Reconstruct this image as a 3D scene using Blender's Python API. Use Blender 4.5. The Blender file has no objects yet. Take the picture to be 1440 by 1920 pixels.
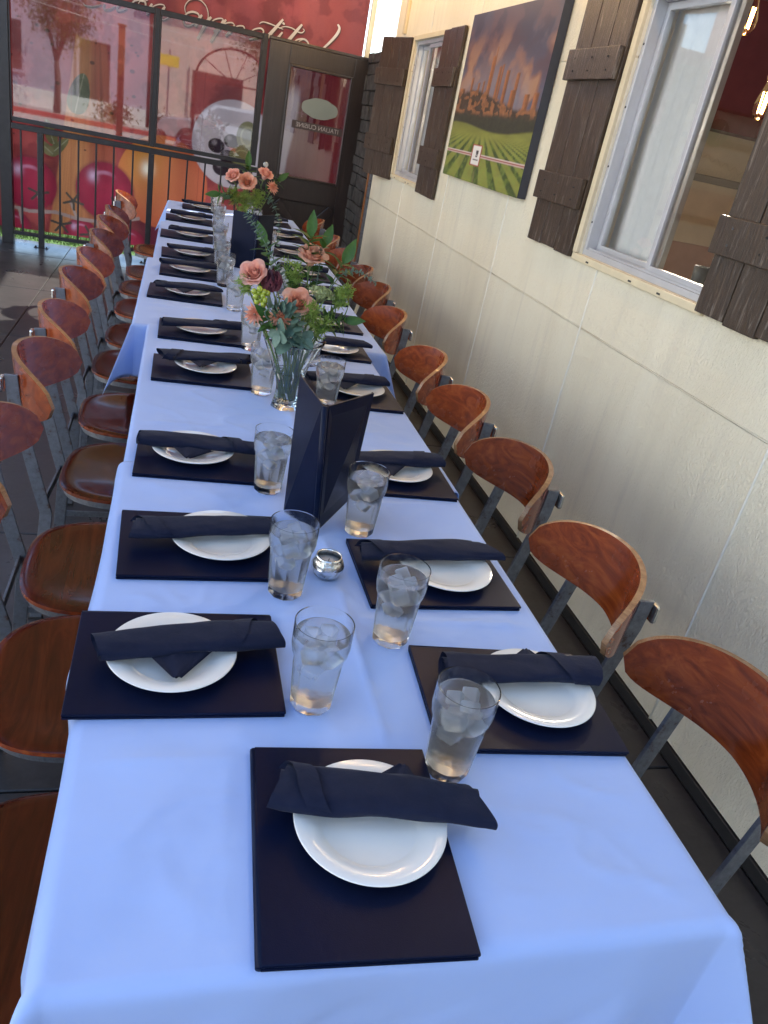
import bpy, bmesh, math, random
import numpy as np
from mathutils import Vector, Matrix, noise as mnoise
from math import sin, cos, pi, radians, hypot, atan2, sqrt
random.seed(7)
SC = bpy.context.scene
COL = SC.collection

# ------------------------------------------------------------------ camera
def setup_camera(pitch=26.1, roll=11.8, yaw=18.1, pos=(0, 0, 1.53), fpx=1442.0):
    p, y, r = radians(pitch), radians(yaw), radians(roll)
    f = Vector((sin(y)*cos(p), cos(y)*cos(p), -sin(p)))
    r0 = Vector((cos(y), -sin(y), 0)); u0 = r0.cross(f)
    rt = r0*cos(r) + u0*sin(r); up = u0*cos(r) - r0*sin(r)
    cam = bpy.data.cameras.new('camera'); o = bpy.data.objects.new('camera', cam)
    m = Matrix((rt, up, -f)).transposed().to_4x4(); m.translation = Vector(pos)
    o.matrix_world = m
    cam.sensor_fit = 'VERTICAL'; cam.sensor_height = 36; cam.lens = 36*fpx/1920
    cam.clip_start = 0.02; cam.clip_end = 500
    COL.objects.link(o); SC.camera = o
setup_camera()

# ------------------------------------------------------------------ sky, sun, exposure
SUN_DIR = Vector((0.78, 0.45, 0.0)).normalized()
SUN_EL = radians(47)
w = bpy.data.worlds.new('World'); SC.world = w; w.use_nodes = True
nt = w.node_tree; bg = nt.nodes['Background']
sky = nt.nodes.new('ShaderNodeTexSky'); sky.sky_type = 'NISHITA'; sky.sun_disc = False
sky.sun_elevation = SUN_EL; sky.sun_rotation = atan2(SUN_DIR.x, SUN_DIR.y)
sky.air_density = 1.0; sky.dust_density = 0.2; sky.ozone_density = 2.5
nt.links.new(sky.outputs[0], bg.inputs[0]); bg.inputs[1].default_value = 0.15
sl = bpy.data.lights.new('sun', 'SUN'); sl.energy = 4.2; sl.angle = radians(0.53); sl.color = (1, .94, .85)
so = bpy.data.objects.new('sun', sl); COL.objects.link(so)
sd = Vector((SUN_DIR.x*cos(SUN_EL), SUN_DIR.y*cos(SUN_EL), sin(SUN_EL)))
so.rotation_euler = sd.to_track_quat('Z', 'Y').to_euler(); so.location = (6, 6, 12)
SC.view_settings.view_transform = 'Standard'; SC.view_settings.look = 'None'
SC.view_settings.exposure = 1.97; SC.view_settings.gamma = 1.0
SC.view_settings.use_curve_mapping = False
SC.render.engine = 'CYCLES'
SC.cycles.use_denoising = True
SC.cycles.max_bounces = 14; SC.cycles.transmission_bounces = 14; SC.cycles.transparent_max_bounces = 16
SC.cycles.diffuse_bounces = 4; SC.cycles.glossy_bounces = 5
SC.cycles.sample_clamp_indirect = 6.0
SC.cycles.caustics_reflective = False

# ------------------------------------------------------------------ material helpers
class N:
    def __init__(s, name):
        s.m = bpy.data.materials.new(name); s.m.use_nodes = True
        s.t = s.m.node_tree; s.p = s.t.nodes['Principled BSDF']; s.out = s.t.nodes['Material Output']
    def n(s, ty, **k):
        x = s.t.nodes.new(ty)
        for a, b in k.items():
            if a.startswith('i_'):
                q = a[2:]; x.inputs[int(q) if q.isdigit() else q.replace('_', ' ')].default_value = b
            else: setattr(x, a, b)
        return x
    def l(s, a, b): s.t.links.new(a, b)
    def coord(s, scale=(1, 1, 1), kind='Object', rot=(0, 0, 0)):
        c = s.n('ShaderNodeTexCoord'); m = s.n('ShaderNodeMapping')
        m.inputs['Scale'].default_value = scale; m.inputs['Rotation'].default_value = rot
        s.l(c.outputs[kind], m.inputs[0]); return m.outputs[0]
    def noise(s, vec, scale, detail=4, rough=.55, dist=0):
        x = s.n('ShaderNodeTexNoise'); x.inputs['Scale'].default_value = scale
        x.inputs['Detail'].default_value = detail; x.inputs['Roughness'].default_value = rough
        x.inputs['Distortion'].default_value = dist
        s.l(vec, x.inputs['Vector']); return x.outputs['Fac']
    def ramp(s, fac, stops):
        x = s.n('ShaderNodeValToRGB'); r = x.color_ramp
        while len(r.elements) < len(stops): r.elements.new(.5)
        for e, (p, c) in zip(r.elements, stops):
            e.position = p; e.color = (*c, 1) if len(c) == 3 else c
        s.l(fac, x.inputs[0]); return x.outputs[0]
    def mix(s, fac, a, b, mode='MIX'):
        x = s.n('ShaderNodeMix', data_type='RGBA', blend_type=mode)
        for i, v in ((0, fac), (6, a), (7, b)):
            if hasattr(v, 'is_linked') or isinstance(v, bpy.types.NodeSocket): s.l(v, x.inputs[i])
            else: x.inputs[i].default_value = v if i == 0 else (*v, 1)
        return x.outputs[2]
    def bump(s, h, strength=.3, dist=.002, normal=None):
        x = s.n('ShaderNodeBump'); x.inputs['Strength'].default_value = strength
        x.inputs['Distance'].default_value = dist; s.l(h, x.inputs['Height'])
        if normal: s.l(normal, x.inputs['Normal'])
        s.l(x.outputs[0], s.p.inputs['Normal']); return x.outputs[0]
    def set(s, **k):
        for a, b in k.items():
            q = a.replace('_', ' ')
            i = s.p.inputs[q]
            if isinstance(b, bpy.types.NodeSocket): s.l(b, i)
            else: i.default_value = (*b, 1) if isinstance(b, tuple) and len(b) == 3 and i.type == 'RGBA' else b
        return s
def grey(v): return (v, v, v)
def simple(name, col, rough=.5, metal=0, var=.0, vscale=8, bump=0, bscale=200, bdist=.001, coat=0, **k):
    m = N(name); c = m.coord()
    if var:
        f = m.noise(c, vscale, 5)
        m.set(Base_Color=m.ramp(f, [(.25, tuple(max(0, x*(1-var)) for x in col)), (.75, tuple(min(1, x*(1+var)) for x in col))]))
        m.set(Roughness=m.ramp(f, [(.2, grey(min(1, rough*1.25))), (.8, grey(rough*.8))]))
    else: m.set(Base_Color=col, Roughness=rough)
    m.set(Metallic=float(metal))
    if coat: m.set(Coat_Weight=coat, Coat_Roughness=.08)
    if bump: m.bump(m.noise(c, bscale, 3), bump, bdist)
    for a, b in k.items(): m.set(**{a: b})
    return m.m

M = {}
# tablecloth: optically brightened (blue white) cotton
m = N('tablecloth'); c = m.coord()
wv = m.noise(c, 900, 2); bw = m.noise(m.coord((1, 2.0, 1)), 6, 3, .5, .4)
h = m.n('ShaderNodeMath', operation='MULTIPLY_ADD'); m.l(wv, h.inputs[0]); h.inputs[1].default_value = .05; m.l(bw, h.inputs[2])
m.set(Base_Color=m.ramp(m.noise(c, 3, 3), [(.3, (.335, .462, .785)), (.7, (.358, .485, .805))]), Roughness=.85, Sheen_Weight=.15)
m.bump(h.outputs[0], .30, .006); M['cloth'] = m.m
# navy-black leatherette
m = N('leatherette'); c = m.coord()
v = m.n('ShaderNodeTexVoronoi'); v.inputs['Scale'].default_value = 700; m.l(c, v.inputs['Vector'])
f = m.noise(c, 6, 5)
m.set(Base_Color=m.ramp(f, [(.3, (.0018, .0045, .019)), (.75, (.0035, .0075, .029))]), Roughness=m.ramp(f, [(.3, grey(.42)), (.7, grey(.30))]), Specular_IOR_Level=.14)
m.bump(v.outputs['Distance'], .25, .0004); M['leather'] = m.m
M['page'] = simple('menu_page', (.25, .25, .24), .8)
m = N('napkin_cloth'); c = m.coord()
f = m.noise(c, 25, 4, .6, .5)
wa = m.n('ShaderNodeTexWave', wave_type='BANDS', bands_direction='DIAGONAL'); wa.inputs['Scale'].default_value = 320; m.l(c, wa.inputs['Vector'])
m.set(Base_Color=m.ramp(m.noise(c, 40, 4), [(.3, (.0050, .0085, .026)), (.7, (.0085, .0125, .034))]), Roughness=.92, Sheen_Weight=.06, Sheen_Roughness=.5, Specular_IOR_Level=.2)
b1 = m.bump(wa.outputs['Fac'], .15, .0005); m.bump(f, .5, .004, b1); M['napkin'] = m.m
M['plate'] = simple('glazed_china', (.80, .80, .755), .16, var=.02, coat=.6)
def glass(name, col=(1, 1, 1), rough=0.0, ior=1.48):
    m = N(name); m.set(Base_Color=col, Roughness=rough, IOR=ior, Transmission_Weight=1.0); return m
gm = glass('drinking_glass', (.985, .995, .99), .015, 1.24)
f = gm.noise(gm.coord(), 120, 3); gm.set(Roughness=gm.ramp(f, [(.3, grey(.03)), (.7, grey(.22))])); M['glass'] = gm.m
gm = glass('iced_water', (.95, .98, 1.0), .22, 1.20); f = gm.noise(gm.coord(), 60, 4); gm.bump(f, .25, .004)
tl = gm.n('ShaderNodeBsdfTranslucent'); tl.inputs[0].default_value = (.80, .90, 1, 1); mx = gm.n('ShaderNodeMixShader'); mx.inputs[0].default_value = .14; gm.l(gm.p.outputs[0], mx.inputs[1]); gm.l(tl.outputs[0], mx.inputs[2]); gm.l(mx.outputs[0], gm.out.inputs[0]); M['water'] = gm.m
gm = glass('ice', (.98, .995, 1.0), .32, 1.09); gm.bump(gm.noise(gm.coord(), 90, 4), .5, .004); tl = gm.n('ShaderNodeBsdfDiffuse'); tl.inputs[0].default_value = (.9, .93, .96, 1); mx = gm.n('ShaderNodeMixShader'); mx.inputs[0].default_value = .10; gm.l(gm.p.outputs[0], mx.inputs[1]); gm.l(tl.outputs[0], mx.inputs[2]); gm.l(mx.outputs[0], gm.out.inputs[0]); M['ice'] = gm.m
M['vase_glass'] = glass('vase_crystal', (.96, .985, .975), 0, 1.5).m
M['vase_water'] = glass('vase_water', (.93, .97, .93), 0, 1.33).m
m = N('mercury_glass'); c = m.coord(); f = m.noise(c, 60, 6, .7, 1.2)
m.set(Base_Color=m.ramp(f, [(.35, (.35, .30, .22)), (.55, (.85, .85, .85))]), Metallic=.95, Roughness=m.ramp(f, [(.3, grey(.35)), (.6, grey(.07))]))
m.bump(m.noise(c, 40, 3), .3, .003); M['mercury'] = m.m
M['wax'] = simple('candle_wax', (.72, .70, .66), .55, var=.03)
# varnished plywood
def wood(name, c0, c1, c2, sc=(3, 26, 26), rough=.17, coat=.8, rand=.35):
    m = N(name); co = m.coord(sc)
    oi = m.n('ShaderNodeObjectInfo')
    ad = m.n('ShaderNodeVectorMath', operation='ADD'); m.l(co, ad.inputs[0])
    sc2 = m.n('ShaderNodeVectorMath', operation='SCALE'); sc2.inputs[0].default_value = (17, 9, 5); m.l(oi.outputs['Random'], sc2.inputs['Scale'])
    m.l(sc2.outputs[0], ad.inputs[1])
    f = m.noise(ad.outputs[0], 1.0, 6, .62, 1.6)
    col = m.ramp(f, [(.34, c0), (.5, c1), (.66, c2)])
    big = m.noise(m.coord((2, 2, 2)), 1.7, 3)
    col = m.mix(.32, col, m.ramp(big, [(.3, tuple(x*.65 for x in c1)), (.7, tuple(min(1, x*1.3) for x in c1))]))
    if rand:
        hs = m.n('ShaderNodeHueSaturation'); mr = m.n('ShaderNodeMapRange'); mr.inputs[3].default_value = 1-rand; mr.inputs[4].default_value = 1+rand
        m.l(oi.outputs['Random'], mr.inputs[0]); m.l(mr.outputs[0], hs.inputs['Value']); m.l(col, hs.inputs['Color']); col = hs.outputs[0]
    m.set(Base_Color=col, Roughness=rough, Coat_Weight=coat, Coat_Roughness=.06)
    m.set(Roughness=m.ramp(m.noise(m.coord(), 14, 5), [(.35, grey(rough*.8)), (.7, grey(min(1, rough*1.9)))]))
    m.bump(f, .12, .001); return m.m
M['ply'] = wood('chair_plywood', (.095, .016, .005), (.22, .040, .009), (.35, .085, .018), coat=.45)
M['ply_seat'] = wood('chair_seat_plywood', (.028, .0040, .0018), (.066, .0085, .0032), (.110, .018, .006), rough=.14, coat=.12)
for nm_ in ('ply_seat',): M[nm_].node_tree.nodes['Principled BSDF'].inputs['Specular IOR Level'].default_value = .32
M['ply_edge'] = wood('ply_edge', (.16, .075, .03), (.27, .14, .06), (.36, .21, .10), (30, 30, 220), .4, .2)
m = N('gunmetal_steel'); c = m.coord(); f = m.noise(c, 35, 6, .7)
m.set(Base_Color=m.ramp(f, [(.32, (.10, .06, .045)), (.40, (.16, .17, .19)), (.8, (.25, .27, .30))]), Metallic=.75, Roughness=m.ramp(f, [(.3, grey(.7)), (.6, grey(.38))]))
m.bump(m.noise(c, 160, 3), .15, .001); M['steel'] = m.m
M['chrome'] = simple('stainless', (.62, .61, .58), .22, 1, var=.1)
M['black_steel'] = simple('black_painted_steel', (.012, .012, .014), .38, var=.35, vscale=20, bump=.1)
# building
m = N('cream_stucco'); c = m.coord()
big = m.noise(m.coord((1, 1, .35)), 2.2, 5, .6, .6)
st = m.noise(m.coord((1, 1.6, .8)), 85, 5, .6, .5)
col = m.ramp(big, [(.22, (.74, .665, .49)), (.5, (.84, .77, .585)), (.75, (.88, .82, .64))])
sp = m.noise(m.coord((1, 2, .15)), 9, 4)
col = m.mix(m.ramp(sp, [(.55, grey(0)), (.75, grey(.35))]), col, (.62, .56, .45))
m.set(Base_Color=col, Roughness=m.ramp(st, [(.3, grey(.62)), (.7, grey(.38))]))
m.bump(st, 1.0, .008); M['stucco'] = m.m
M['caulk'] = simple('caulk_bead', (.80, .76, .64), .6, var=.05, vscale=20)
M['trim'] = simple('cream_trim', (.66, .57, .38), .5, var=.08, bump=.1)
m = N('shutter_stain'); co = m.coord((26, 26, 2.2)); f = m.noise(co, 1.4, 7, .68, 4.0)
wr = m.noise(m.coord((60, 60, 5)), 1.2, 5, .7, 1.0)
col = m.ramp(f, [(.3, (.018, .010, .005)), (.55, (.046, .026, .012)), (.75, (.095, .058, .030))])
col = m.mix(m.ramp(wr, [(.56, grey(0)), (.70, grey(.85))]), col, (.22, .185, .15))
m.set(Base_Color=col, Roughness=.36); m.bump(f, .6, .004); M['shutter'] = m.m
M['alu'] = simple('anodised_aluminium', (.52, .53, .55), .38, .4, var=.08)
M['screw'] = simple('screw_black', (.02, .02, .02), .5)
def pane(name, ior=1.5, tint=(1, 1, 1), rough=0.0, boost=1.0):
    m = N(name); t = m.t
    tr = m.n('ShaderNodeBsdfTransparent'); tr.inputs[0].default_value = (*tint, 1)
    gl = m.n('ShaderNodeBsdfGlossy'); gl.inputs['Roughness'].default_value = rough
    fr = m.n('ShaderNodeFresnel'); fr.inputs[0].default_value = ior
    mx = m.n('ShaderNodeMixShader'); m.l(fr.outputs[0], mx.inputs[0]); m.l(tr.outputs[0], mx.inputs[1]); m.l(gl.outputs[0], mx.inputs[2])
    m.l(mx.outputs[0], m.out.inputs[0]); return m.m
M['pane'] = pane('window_glass', 1.65, (.975, .985, .98))
M['pane_refl'] = pane('coated_glass', 2.35, (.92, .88, .88), .022)
M['blind'] = simple('white_blind', (.88, .88, .88), .7, var=.04, vscale=30)
M['room_wall'] = simple('room_beige', (.62, .54, .40), .8, var=.06)
M['burgundy'] = simple('burgundy_paint', (.16, .022, .022), .5, var=.15)
M['room_floor'] = simple('room_floor', (.12, .07, .04), .4, var=.2)
M['pink'] = simple('pink_wainscot', (.45, .27, .21), .7, var=.08)
M['greybrown'] = simple('taupe_rail', (.20, .165, .12), .6)
M['stone'] = simple('dark_ledger_stone', (.045, .042, .040), .6, var=.6, vscale=14, bump=.8, bscale=40, bdist=.01)
M['jamb'] = wood('orange_jamb', (.16, .05, .012), (.27, .095, .022), (.36, .15, .04), (40, 40, 2), .4, .2, 0)
m = N('door_stain'); co = m.coord((22, 22, 1.5)); f = m.noise(co, 1.3, 6, .6, 1.5)
m.set(Base_Color=m.ramp(f, [(.3, (.010, .006, .005)), (.6, (.022, .013, .011)), (.8, (.045, .03, .026))]), Roughness=.30, Coat_Weight=.3, Coat_Roughness=.2)
m.bump(f, .35, .003); M['door'] = m.m
M['plaque'] = simple('frosted_decal', (.20, .235, .21), .6, var=.04)
M['decal'] = simple('dark_decal', (.05, .035, .035), .5)
M['decal_letter'] = simple('silver_decal_letter', (.36, .34, .33), .5)
m = N('plastic_sheet'); m.set(Base_Color=(.85, .86, .88), Roughness=.25, Coat_Weight=.4)
tl = m.n('ShaderNodeBsdfTranslucent'); tl.inputs[0].default_value = (.9, .9, .92, 1)
mx = m.n('ShaderNodeMixShader'); mx.inputs[0].default_value = .6; m.l(m.p.outputs[0], mx.inputs[1]); m.l(tl.outputs[0], mx.inputs[2]); m.l(mx.outputs[0], m.out.inputs[0])
m.bump(m.noise(m.coord(), 14, 4), .8, .03); M['plastic'] = m.m
m = N('awning_fabric'); m.set(Base_Color=(.24, .165, .09), Roughness=.9)
tl = m.n('ShaderNodeBsdfTranslucent'); tl.inputs[0].default_value = (.55, .36, .18, 1)
mx = m.n('ShaderNodeMixShader'); mx.inputs[0].default_value = .14; m.l(m.p.outputs[0], mx.inputs[1]); m.l(tl.outputs[0], mx.inputs[2]); m.l(mx.outputs[0], m.out.inputs[0]); M['awning'] = m.m
# printed surfaces: the print is a colour attribute
def printed(name, rough=.5, trans=0.0, bump=0, grain=.12, gscale=300):
    m = N(name); a = m.n('ShaderNodeVertexColor', layer_name='print')
    col = a.outputs[0]
    if grain:
        col = m.mix(1.0, col, m.ramp(m.noise(m.coord(), gscale, 3), [(.3, grey(1-grain)), (.7, grey(1.0))]), 'MULTIPLY')
    m.set(Base_Color=col, Roughness=rough)
    if bump: m.bump(m.noise(m.coord((1, 1, .25)), 5, 3), bump, .02)
    if trans:
        tl = m.n('ShaderNodeBsdfTranslucent'); m.l(col, tl.inputs[0])
        mx = m.n('ShaderNodeMixShader'); mx.inputs[0].default_value = trans
        m.l(m.p.outputs[0], mx.inputs[1]); m.l(tl.outputs[0], mx.inputs[2]); m.l(mx.outputs[0], m.out.inputs[0])
    return m.m
M['banner'] = printed('banner_print', .55, .28, .25, .12, 120)
M['canvas'] = printed('canvas_print', .45, 0, 0, .2, 500)
M['canvas_edge'] = simple('canvas_wrap_edge', (.03, .035, .05), .5)
M['letter'] = simple('cream_letter_print', (.62, .55, .47), .6)
M['letter_shadow'] = simple('dark_letter_print', (.07, .02, .018), .6)
# floor, outside
m = N('stained_concrete'); c = m.coord(); f = m.noise(c, 2.5, 6, .65, .5); s2 = m.noise(c, 60, 4)
m.set(Base_Color=m.mix(.4, m.ramp(f, [(.3, (.022, .020, .020)), (.7, (.048, .045, .045))]), m.ramp(s2, [(.3, (.024, .022, .022)), (.75, (.055, .052, .052))])), Roughness=m.ramp(f, [(.3, grey(.40)), (.7, grey(.24))]))
m.bump(m.noise(c, 25, 5), .25, .003); M['floor'] = m.m
M['joint'] = simple('joint_filler', (.012, .011, .011), .8)
M['concrete'] = simple('pale_concrete', (.42, .40, .37), .85, var=.15, bump=.2, bscale=30)
M['asphalt'] = simple('asphalt', (.06, .06, .062), .9, var=.2, bump=.3)
M['red_kerb'] = simple('red_kerb_paint', (.42, .06, .045), .7, var=.15)
M['grass'] = simple('grass', (.06, .13, .02), .8, var=.4, vscale=40)
M['facade'] = simple('beige_facade', (.60, .50, .42), .85, var=.08, bump=.1)
M['facade2'] = simple('lilac_facade', (.42, .38, .45), .85, var=.08)
M['pale_wall'] = simple('pale_stucco', (.70, .71, .70), .85, var=.06)
M['dkglass'] = simple('dark_window', (.03, .035, .04), .08)
M['white_paint'] = simple('white_paint', (.75, .74, .70), .5, var=.05)
M['car_paint'] = simple('silver_car_paint', (.45, .45, .46), .3, .4, coat=1)
M['rubber'] = simple('rubber', (.015, .015, .015), .8)
M['bark'] = simple('bark', (.10, .07, .05), .9, var=.4, bump=.6)
M['leaf_far'] = simple('street_leaf', (.09, .13, .03), .6, var=.5, vscale=3)
M['iron_red'] = simple('oxide_red_iron', (.10, .03, .025), .5)
# flowers
def petal(name, c0, c1, tr=.35):
    m = N(name); f = m.noise(m.coord((1, 1, 1)), 45, 4)
    col = m.ramp(f, [(.3, c0), (.7, c1)]); m.set(Base_Color=col, Roughness=.55)
    t = m.n('ShaderNodeBsdfTranslucent'); m.l(col, t.inputs[0])
    mx = m.n('ShaderNodeMixShader'); mx.inputs[0].default_value = tr; m.l(m.p.outputs[0], mx.inputs[1]); m.l(t.outputs[0], mx.inputs[2]); m.l(mx.outputs[0], m.out.inputs[0])
    return m.m
M['rose'] = petal('rose_petal', (.82, .40, .27), (.93, .61, .47), .45)
M['rose_pink'] = petal('pink_rose_petal', (.80, .38, .29), (.92, .60, .50), .45)
M['mum'] = petal('chrysanthemum_petal', (.74, .30, .19), (.88, .50, .36), .4)
M['protea'] = petal('protea_bract', (.16, .03, .055), (.42, .16, .19), .2)
M['protea_dark'] = petal('protea_tip', (.05, .008, .02), (.10, .02, .04), .1)
M['berry'] = simple('green_berry', (.30, .36, .03), .25, var=.2, coat=.5)
M['euc'] = petal('eucalyptus_leaf', (.09, .17, .125), (.19, .29, .22), .25)
M['ruscus'] = petal('ruscus_leaf', (.028, .09, .014), (.065, .16, .03), .3)
M['fern'] = petal('dill_frond', (.24, .38, .06), (.42, .55, .14), .4)
M['lace'] = petal('lace_umbel', (.30, .38, .16), (.48, .55, .30), .3)
M['stem'] = petal('flower_stem', (.10, .17, .04), (.20, .28, .08), .1)
M['bulb_glass'] = glass('bulb_glass', (1, .85, .6), 0, 1.2).m
m = N('filament'); m.p.inputs['Emission Color'].default_value = (1, .5, .14, 1); m.p.inputs['Emission Strength'].default_value = 14; M['filament'] = m.m
m = N('filament_soft'); m.p.inputs['Emission Color'].default_value = (1, .55, .18, 1); m.p.inputs['Emission Strength'].default_value = 6; M['filament_soft'] = m.m
M['brass'] = simple('brass', (.45, .28, .08), .3, 1)

# ------------------------------------------------------------------ mesh helpers
class MB:
    def __init__(s): s.v = []; s.f = []; s.mi = []
    def add(s, v, f, mi=0):
        b = len(s.v); s.v += [tuple(x) for x in v]; s.f += [tuple(b+i for i in q) for q in f]; s.mi += [mi]*len(f); return s
    def box(s, x0, x1, y0, y1, z0, z1, mi=0):
        return s.add([(x0,y0,z0),(x1,y0,z0),(x1,y1,z0),(x0,y1,z0),(x0,y0,z1),(x1,y0,z1),(x1,y1,z1),(x0,y1,z1)],
                     [(0,3,2,1),(4,5,6,7),(0,1,5,4),(1,2,6,5),(2,3,7,6),(3,0,4,7)], mi)
    def bar(s, a, b, w, t, side=(0, 0, 1), mi=0):
        a, b = Vector(a), Vector(b); d = (b-a).normalized(); u = Vector(side); u = (u - d*u.dot(d)).normalized(); q = d.cross(u)
        V = []
        for p in (a, b):
            for i, j in ((-1,-1),(1,-1),(1,1),(-1,1)): V.append(p + u*(i*w/2) + q*(j*t/2))
        return s.add(V, [(0,1,2,3),(7,6,5,4),(0,4,5,1),(1,5,6,2),(2,6,7,3),(3,7,4,0)], mi)
    def tube(s, pts, rad, n=8, cap=True, mi=0):
        pts = [Vector(p) for p in pts]; k = len(pts)
        rr = rad if hasattr(rad, '__len__') else [rad]*k
        ref = Vector((.3, .2, 1)).normalized(); V = []
        for i, p in enumerate(pts):
            d = (pts[min(i+1, k-1)] - pts[max(i-1, 0)]).normalized()
            u = d.cross(ref)
            if u.length < .05: u = d.cross(Vector((1, 0, 0)))
            u.normalize(); q = d.cross(u)
            V += [p + (u*cos(2*pi*j/n) + q*sin(2*pi*j/n))*rr[i] for j in range(n)]
        F = [(i*n+j, i*n+(j+1) % n, (i+1)*n+(j+1) % n, (i+1)*n+j) for i in range(k-1) for j in range(n)]
        if cap: F += [tuple(range(n-1, -1, -1)), tuple(range((k-1)*n, k*n))]
        return s.add(V, F, mi)
    def lathe(s, prof, n=32, closed=False, fn=None, mi=0):
        V = []; k = len(prof)
        for i, (r, z) in enumerate(prof):
            for j in range(n):
                a = 2*pi*j/n; rr, zz, aa = (r, z, a) if fn is None else fn(r, z, a, i)
                V.append((rr*cos(aa), rr*sin(aa), zz))
        F = [(i*n+j, i*n+(j+1) % n, ((i+1) % k)*n+(j+1) % n, ((i+1) % k)*n+j) for i in range(k if closed else k-1) for j in range(n)]
        if not closed:
            if prof[0][0] > 1e-5: F.append(tuple(range(n-1, -1, -1)))
            if prof[-1][0] > 1e-5: F.append(tuple(range((k-1)*n, k*n)))
        return s.add(V, F, mi)
    def grid(s, nu, nv, fn, mi=0, flip=False):
        V = [fn(i/nu, j/nv) for j in range(nv+1) for i in range(nu+1)]; W = nu+1
        F = [(j*W+i, j*W+i+1, (j+1)*W+i+1, (j+1)*W+i) for j in range(nv) for i in range(nu)]
        if flip: F = [q[::-1] for q in F]
        return s.add(V, F, mi)
    def xf(s, mat, start=0):
        for i in range(start, len(s.v)): s.v[i] = tuple(mat @ Vector(s.v[i]))
        return s
    def mesh(s, name, mats, smooth=False, bevel=0, seg=2, merge=False, angle=None):
        me = bpy.data.meshes.new(name); me.from_pydata(s.v, [], s.f)
        for mm in (mats if isinstance(mats, (list, tuple)) else [mats]): me.materials.append(M[mm] if isinstance(mm, str) else mm)
        if any(s.mi): me.polygons.foreach_set('material_index', s.mi)
        if bevel or merge:
            bm = bmesh.new(); bm.from_mesh(me)
            if merge: bmesh.ops.remove_doubles(bm, verts=bm.verts, dist=1e-5)
            bmesh.ops.recalc_face_normals(bm, faces=bm.faces)
            if bevel:
                ed = [e for e in bm.edges if len(e.link_faces) == 2 and e.calc_face_angle(0) > .6]
                bmesh.ops.bevel(bm, geom=ed, offset=bevel, segments=seg, profile=.6, affect='EDGES', clamp_overlap=True)
            bm.to_mesh(me); bm.free()
        if smooth or angle:
            me.polygons.foreach_set('use_smooth', [True]*len(me.polygons))
            if angle: me.set_sharp_from_angle(angle=radians(angle))
        me.update(); return me

def obj(name, me, parent=None, loc=(0, 0, 0), rot=(0, 0, 0), kind=None, label=None):
    o = bpy.data.objects.new(name, me); COL.objects.link(o)
    o.location = loc; o.rotation_euler = rot
    if parent: o.parent = parent
    if kind: o['kind'] = kind
    if label: o['label'] = label
    return o
def tag(o, label, cat, group=None):
    o['label'] = label; o['category'] = cat
    if group: o['group'] = group
    return o
def thing(name, label, cat, loc=(0, 0, 0), rz=0, group=None):
    return tag(obj(name, None, None, loc, (0, 0, rz)), label, cat, group)
def copy_tree(o, parent=None):
    c = o.copy(); COL.objects.link(c)
    if parent: c.parent = parent
    for ch in list(o.children): copy_tree(ch, c)
    return c
def part(name, parent, mats, build, loc=(0, 0, 0), rot=(0, 0, 0), **k):
    b = MB(); build(b); return obj(name, b.mesh(name, mats, **k), parent, loc, rot)
def boxpart(name, parent, mats, x0, x1, y0, y1, z0, z1, bevel=.002):
    b = MB(); b.box(x0, x1, y0, y1, z0, z1); return obj(name, b.mesh(name, mats, bevel=bevel), parent)
ORD = ['first', 'second', 'third', 'fourth', 'fifth', 'sixth', 'seventh', 'eighth', 'ninth', 'tenth', 'eleventh', 'twelfth']
def fbm(x, y, seed=0, oct=4):
    return mnoise.fractal(Vector((x, y, seed*7.31)), 1.0, 2.0, oct)
# numpy value noise for prints
def vnoise(x, y, seed=0):
    def h(i, j):
        n = (i*374761393 + j*668265263 + seed*1442695041) & 0xffffffff
        n = ((n ^ (n >> 13))*1274126177) & 0xffffffff
        return ((n ^ (n >> 16)) & 0xffff)/65535.0
    i = np.floor(x).astype(np.int64); j = np.floor(y).astype(np.int64); fx = x-i; fy = y-j
    fx = fx*fx*(3-2*fx); fy = fy*fy*(3-2*fy)
    return (h(i, j)*(1-fx)+h(i+1, j)*fx)*(1-fy) + (h(i, j+1)*(1-fx)+h(i+1, j+1)*fx)*fy
def nfbm(x, y, seed=0, o=4):
    r = 0; a = .5; t = 0
    for k in range(o): r = r + a*vnoise(x*2**k, y*2**k, seed+k); t += a; a *= .5
    return r/t
def sm(e0, e1, x):
    t = np.clip((x-e0)/(e1-e0), 0, 1); return t*t*(3-2*t)

def catmull(P, n=6):
    P = [P[0]]+list(P)+[P[-1]]; out = []
    for i in range(1, len(P)-2):
        for k in range(n):
            t = k/n; a, b_, c_, d_ = [np.array(P[i+q]) for q in (-1, 0, 1, 2)]
            out.append(.5*((2*b_)+(-a+c_)*t+(2*a-5*b_+4*c_-d_)*t*t+(-a+3*b_-3*c_+d_)*t**3))
    out.append(np.array(P[-2])); return out
# ================================================================== SETTING
# floor of stained concrete slabs
fl = MB(); fl.box(-3.4, 1.52, -3, 8.02, -.12, -.008)
floor = obj('patio_floor', fl.mesh('patio_floor', 'joint'), kind='structure')
xs = [-3.4, -2.6, -.95, .35, 1.515]; ys = [-3, -1.6, -.2, 1.42, 2.62, 3.82, 5.0, 6.2, 7.4, 8.02]
for i in range(len(xs)-1):
    for j in range(len(ys)-1):
        b = MB(); b.box(xs[i]+.003, xs[i+1]-.003, ys[j]+.003, ys[j+1]-.003, -.06, 0)
        obj('floor_slab', b.mesh('floor_slab', 'floor', bevel=.003, seg=1), floor)
b = MB(); b.add([(-90, -120, -.14), (90, -120, -.14), (90, 90, -.14), (-90, 90, -.14)], [(0, 1, 2, 3)])
obj('ground', b.mesh('ground', 'concrete'), kind='structure')
b = MB(); b.box(-9, 3, 9.32, 11.6, -.13, -.01)
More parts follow.
